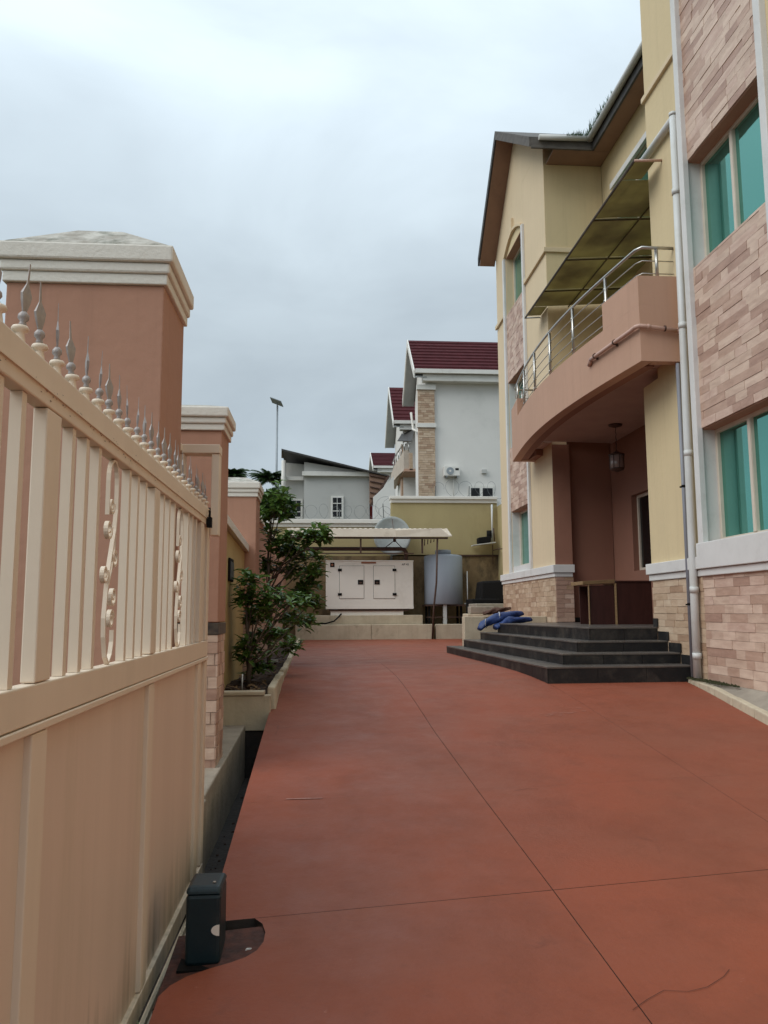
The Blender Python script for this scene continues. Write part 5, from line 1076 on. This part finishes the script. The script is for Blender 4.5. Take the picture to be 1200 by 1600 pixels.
mb = MB(); mb.hexa([G_(577, 738, 30.7), G_(608, 744, 30.7), (1.95, 38.5, 5.05), (1.55, 38.5, 5.2), G_(577, 737, 30.7), G_(608, 743, 30.7), (1.95, 38.5, 5.1), (1.55, 38.5, 5.25)]); mb.build('overhang', M['fascia'], gb)
sd = MB(); sd.extr([G_(608, 742, 30.7), G_(579, 787, 30.7), G_(577, 787, 30.7), G_(577, 738, 30.7)], (0, .05, 0)); sd.build('overhang_sheet', M['soffit'], gb)
for k in range(5):
    f = k / 4.5; a = G_(578, 742 + 40 * f, 30.66); b_ = G_(606 - 25 * f, 747 + 36 * f, 30.66); MB().tube([a, b_], .03, 5).build('rafter', M['rust'], gb)
MB().tube([G_(608, 742, 30.62), G_(579, 789, 30.62)], .05, 5).build('edge_board', M['rust'], gb)
MB().tube([G_(442, 719, 31.3), G_(442, 790, 31.3)], .09, 8).build('downpipe', M['ntrim'], gb)
box('red_post', G_(577.5, 0, 31.2)[0], G_(582, 0, 31.2)[0], 31.2, 31.4, 3, 5.6, M['red'], gb)
def gwin(px0, px1, py0, py1, Y, par):
    s_ = Y / 1250; f = nb('window', px0, px1, py0, py1, Y, M['ntrim'], par, .05)
    MB().box((px0 + 3.2 - 503) * s_, (px1 - 3.2 - 503) * s_, Y - .062, Y - .052, .8 + (955 - py1 + 3) * s_, .8 + (955 - py0 - 3) * s_).build('pane', M['darkglass'], f)
    for k in (1, 2):
        zc = .8 + (955 - py0 - (py1 - py0) * k / 3) * s_; MB().box((px0 + 3 - 503) * s_, (px1 - 3 - 503) * s_, Y - .075, Y - .063, zc - .015, zc + .015).build('glazing_bar', M['ntrim'], f)
    xc = ((px0 + px1) / 2 - 503) * s_; MB().box(xc - .009, xc + .009, Y - .072, Y - .063, .8 + (955 - py1 + 3) * s_, .8 + (955 - py0 - 3) * s_).build('glazing_bar', M['ntrim'], f)
gwin(516, 536, 775, 811, 30.99, gb); gwin(452, 472, 780, 811, 31.59, gb)
# street lamp
sl = thing('street_lamp', 'solar street lamp on a tall thin grey pole', 'street lamp', (-2.6, 45, 3))
MB().tube([(-2.62, 45, 3), (-2.60, 45, 12.45)], [.09, .055], 10).build('pole', M['galv'], sl)
MB().hexa([(-2.98, 44.3, 12.76), (-2.36, 44.3, 12.54), (-2.28, 45.4, 12.50), (-2.92, 45.4, 12.74), (-2.98, 44.3, 12.80), (-2.36, 44.3, 12.58), (-2.28, 45.4, 12.56), (-2.92, 45.4, 12.80)]).build('lamp_panel', M['galv'], sl)
MB().tube([(-2.6, 45, 12.4), (-2.62, 45, 12.64)], .04, 8).build('bracket', M['galv'], sl)

# ================================================================ TREES
lf = MB()
def leaf_mesh(nm, L_=0.13, w=0.032, m_='leaf'):
    mb = MB(); prof_ = [(0, .004), (.25, w * .75), (.55, w), (.82, w * .65), (1.0, .002)]
    for (ta, wa), (tb, wb) in zip(prof_[:-1], prof_[1:]):
        za, zb = -0.25 * L_ * ta * ta, -0.25 * L_ * tb * tb
        mb.poly([(-wa, ta * L_, za + wa * .35), (0, ta * L_, za), (0, tb * L_, zb), (-wb, tb * L_, zb + wb * .35)]); mb.poly([(0, ta * L_, za), (wa, ta * L_, za + wa * .35), (wb, tb * L_, zb + wb * .35), (0, tb * L_, zb)])
    return mb
LM = leaf_mesh('leaf').mesh('leaf', M['leaf'], fix=False)
def whorl(mb_or_list, c, d, rr, scale=1.0, n=9):
    """leaves radiating from a twig end c around direction d"""
    out = []
    for k in range(n):
        a = 2 * PI * (k / n) + rr.uniform(-.3, .3); el = rr.uniform(-0.5, 0.75)
        v = Vector((math.cos(a) * math.cos(el), math.sin(a) * math.cos(el), math.sin(el))) + Vector(d) * .45; v.normalize()
        q = v.to_track_quat('Y', 'Z'); e = q.to_euler(); out.append((Vector(c) + Vector((rr.uniform(-.03, .03) for _ in range(3))) + Vector((0, 0, -rr.uniform(0, .05))), e, scale * rr.uniform(.75, 1.25)))
    return out
def add_leaf(mb, loc, e, s_, src):
    mt_ = Matrix.Translation(loc) @ e.to_matrix().to_4x4() @ Matrix.Scale(s_, 4); b = len(mb.v)
    mb.v += [tuple(mt_ @ Vector(v)) for v in src.v]; mb.f += [tuple(i + b for i in f) for f in src.f]; mb.m += src.m; mb.sm += src.sm
LSRC = leaf_mesh('x')
def small_tree(label, base, clumps, seed, indiv, per, lscale, twigs):
    rr = random.Random(seed); t_ = thing('planter_tree', label, 'tree', base)
    tr_ = MB(); bx, by, bz = base
    top = max(c[2] for c in clumps); tr_.tube([(bx, by, bz), (bx + .02, by, bz + (top - bz) * .3), (bx - .03, by, bz + (top - bz) * .62), (bx + .01, by, top)], [.03, .026, .018, .006], 8)
    tr_.build('trunk', M['bark'], t_)
    allv = []; br = MB()
    for (x, y, z, rx, rz) in clumps:
        start = (bx + rr.uniform(-.02, .02), by, max(bz + .25, z - .45 - rr.random() * .3))
        br.tube([start, ((start[0] + x) / 2, (start[1] + y) / 2, (start[2] + z) / 2 - .03), (x, y, z)], [.014, .01, .006], 6)
        for k in range(twigs):
            a = rr.uniform(0, 2 * PI); el = rr.uniform(-1, 1); q = rr.random() ** .5
            p = (x + math.cos(a) * math.cos(el) * rx * q, y + math.sin(a) * math.cos(el) * rx * q, z + math.sin(el) * rz * q)
            br.tube([(x, y, z - rz * .3), p], [.005, .003], 4, cap=False)
            allv += whorl(None, p, (math.cos(a) * .7, math.sin(a) * .7, .25), rr, lscale, per)
    br.build('branches', M['bark'], t_)
    rr.shuffle(allv); allv.sort(key=lambda q: q[0].y * 1.0 + rr.uniform(-.15, .15)); st_ = MB()
    for k, (l_, e, s_) in enumerate(allv):
        if k < indiv: inst('leaf', LM, t_, l_, rot=e, scale=(s_,) * 3)
        else: add_leaf(st_, l_, e, s_, LSRC)
    if st_.v: tag(st_.build('foliage', M['leaf'], t_, fix=False), kind='stuff')
    return t_
s9 = 9.0 / 1250; s13 = 13.0 / 1250
def T9(px, py, Y, rx, rz): s_ = Y / 1250; return ((px - 503) * s_, Y, .8 + (955 - py) * s_, rx * s_, rz * s_)
small_tree('bushy young tree nearest in the planter, leaves hanging low', (-0.83, 9.3, -0.05),
           [T9(400, 905, 9.3, 30, 20), T9(385, 930, 9.25, 18, 25), T9(415, 928, 9.2, 28, 22), T9(432, 948, 9.1, 35, 16), T9(398, 965, 9.4, 24, 22), T9(462, 935, 9.3, 22, 14), T9(396, 1000, 9.6, 22, 22), T9(470, 968, 9.4, 25, 12), T9(428, 985, 9.6, 25, 18), T9(385, 1010, 9.3, 18, 26), T9(405, 1035, 9.8, 22, 16), T9(445, 1005, 10.4, 26, 16)], 3, 290, 7, 0.95, 10)
small_tree('taller slender tree in the planter, reaching above the rear wall', (-0.80, 12.4, -0.05),
           [T9(432, 775, 12.3, 26, 26), T9(425, 800, 12.4, 28, 20), T9(440, 790, 12.2, 22, 22), T9(465, 838, 12.1, 30, 18), T9(490, 832, 12.0, 24, 12), T9(440, 860, 12.4, 28, 22), T9(475, 868, 12.2, 30, 20), T9(450, 890, 12.4, 30, 20), T9(490, 900, 12.2, 20, 24), T9(425, 840, 12.5, 16, 18), T9(470, 925, 12.3, 22, 16), T9(415, 880, 12.6, 18, 16), T9(480, 880, 12.6, 20, 30), T9(455, 850, 12.6, 22, 22), T9(440, 930, 12.8, 22, 22), T9(455, 960, 12.8, 24, 20), T9(502, 838, 12.0, 16, 8), T9(488, 940, 12.1, 18, 12), T9(430, 990, 13.2, 26, 14)], 5, 295, 8, 1.1, 10)
ll = MB(); rl_ = random.Random(31)
for k in range(110):
    l_ = Vector((rl_.uniform(-1.02, -0.60), 8.3 + 9 * rl_.random() ** 1.6, 0.005 + rl_.uniform(0, .012))); add_leaf(ll, l_, __import__('mathutils').Euler((rl_.uniform(-.3, .3), rl_.uniform(-.3, .3), rl_.uniform(0, 6.28))), rl_.uniform(.4, .9), LSRC)
tag(ll.build('leaf_litter', mat('dry_fallen_leaf', (0.16, 0.09, 0.035), (0.09, 0.05, 0.025), 30, 0.8), fix=False), 'dry fallen leaves scattered over the planter soil', 'leaves', kind='stuff')
sk_ = thing('stake', 'thin white stake standing in the planter soil by the near tree', 'stake', (-0.83, 8.9, 0)); MB().tube([(-0.84, 8.75, -0.03), (-0.84, 8.75, 0.14)], .008, 6).build('rod', M['pipe'], sk_)
# far trees
def far_tree(label, x, y, z0, h, r_, seed, n=1500, palm=False):
    rr = random.Random(seed); t_ = thing('tree', label, 'tree', (x, y, z0), 'trees beyond the boundary wall')
    MB().tube([(x, y, z0), (x + .1, y, z0 + h * .5), (x, y, z0 + h * .85)], [.22, .16, .08], 8).build('trunk', M['bark'], t_)
    cr = MB()
    if palm:
        for k in range(60):
            a = rr.uniform(0, 2 * PI); el = rr.uniform(.1, 1.4); L_ = r_ * rr.uniform(.8, 1.15); P = []
            for q in range(8):
                f = q / 7; P.append(Vector((x + math.cos(a) * L_ * f * math.cos(el * (1 - f * .7)), y + math.sin(a) * L_ * f * math.cos(el * (1 - f * .7)), z0 + h + L_ * f * math.sin(el) - L_ * .5 * f * f)))
            for q in range(7):
                for j in range(5):
                    p = P[q].lerp(P[q + 1], j / 5); d = (P[q + 1] - P[q]).normalized()
                    for sgn in (-1, 1):
                        u = d.cross(Vector((0, 0, 1))).normalized() * sgn; w = .26 * (1 - q / 9)
                        cr.poly([p, p + d * .05, p + u * w + d * .2 - Vector((0, 0, .08))])
    else:
        cl = [(x + rr.gauss(0, r_ * .45), y + rr.gauss(0, r_ * .45), z0 + h + rr.gauss(0, r_ * .35), r_ * rr.uniform(.25, .5)) for _ in range(16)]
        for k in range(n):
            c = rr.choice(cl); v = Vector((rr.gauss(0, 1), rr.gauss(0, 1), rr.gauss(0, 1))).normalized() * c[3] * rr.random() ** .33; p = Vector(c[:3]) + v; s_ = rr.uniform(.12, .28)
            a, b_ = Vector((rr.uniform(-1, 1), rr.uniform(-1, 1), rr.uniform(-.6, .6))).normalized() * s_, Vector((rr.uniform(-1, 1), rr.uniform(-1, 1), rr.uniform(-.6, .6))).normalized() * s_ * .6
            cr.poly([p - a, p + b_, p + a, p - b_])
    cr.build('crown', M['leafd'], t_, fix=False)
far_tree('palm crown behind the boundary wall, left of the street lamp', -3.85, 34, 2.6, 3.9, 0.62, 11, palm=True)
far_tree('palm crown right under the street lamp', -2.45, 36, 2.6, 4.1, 0.8, 12, palm=True)
far_tree('dense green tree behind the low rear wall, beside the grey outbuilding', -1.75, 28.0, 2.6, 1.9, 0.65, 13)
# things behind the camera that the green panes mirror: the street side tree line
far_tree('broad tree across the street, mirrored in the green panes', -9, -6, -1.0, 4.6, 2.8, 21, 2200)
far_tree('second broad tree across the street, further along', -13, 10, -1.0, 5.2, 3.6, 22, 2600)
far_tree('third broad tree across the street, beyond the boundary wall', -12, 20, -1.0, 5.6, 3.4, 23, 2600)

# marks on the drive
mk = MB()
def mark(pts, w=.006):
    for a, b_ in zip(pts[:-1], pts[1:]):
        d = Vector((b_[0] - a[0], b_[1] - a[1])).normalized(); n_ = Vector((-d.y, d.x)) * w
        mk.poly([(a[0] - n_.x, a[1] - n_.y, prof(a[1] - n_.y) + .004), (b_[0] - n_.x, b_[1] - n_.y, prof(b_[1] - n_.y) + .004), (b_[0] + n_.x, b_[1] + n_.y, prof(b_[1] + n_.y) + .004), (a[0] + n_.x, a[1] + n_.y, prof(a[1] + n_.y) + .004)])
mark([(-0.23, 5.53), (0.01, 5.53)], .008)
mk.build('scratch', mat('pale_scratch', (0.42, 0.22, 0.18), (0.3, 0.12, 0.09), 20, 0.7), None); tag(bpy.data.objects['scratch'], 'short pale scratch on the red paving', 'scratch')
mk = MB(); xx = 2.18
for k in range(16):
    x = 2.15 + R.random() * .5; y = 7.78 + (x - 2.15) * .5 + R.uniform(-.08, .08); mark([(x, y), (x + R.uniform(-.07, .07), y + R.uniform(-.05, .05))], .0045)
mk.build('chalk_mark', mat('faint_chalk', (0.40, 0.2, 0.155), (0.36, 0.15, 0.11), 30, 0.8), None); tag(bpy.data.objects['chalk_mark'], 'faint scribbled chalk marks on the red drive before the steps', 'mark')
mk = MB(); mark([(1.16, 3.10), (1.24, 3.16), (1.33, 3.215), (1.42, 3.20), (1.51, 3.225), (1.61, 3.29), (1.66, 3.34)], .0011); mark([(1.33, 5.6), (1.42, 5.63), (1.5, 5.62)], .0015)
mk.build('crack', mat('crack_dark', (0.05, 0.018, 0.012), None, 20, 0.9), None); tag(bpy.data.objects['crack'], 'thin dark crack in the red paving near the long joint', 'crack')
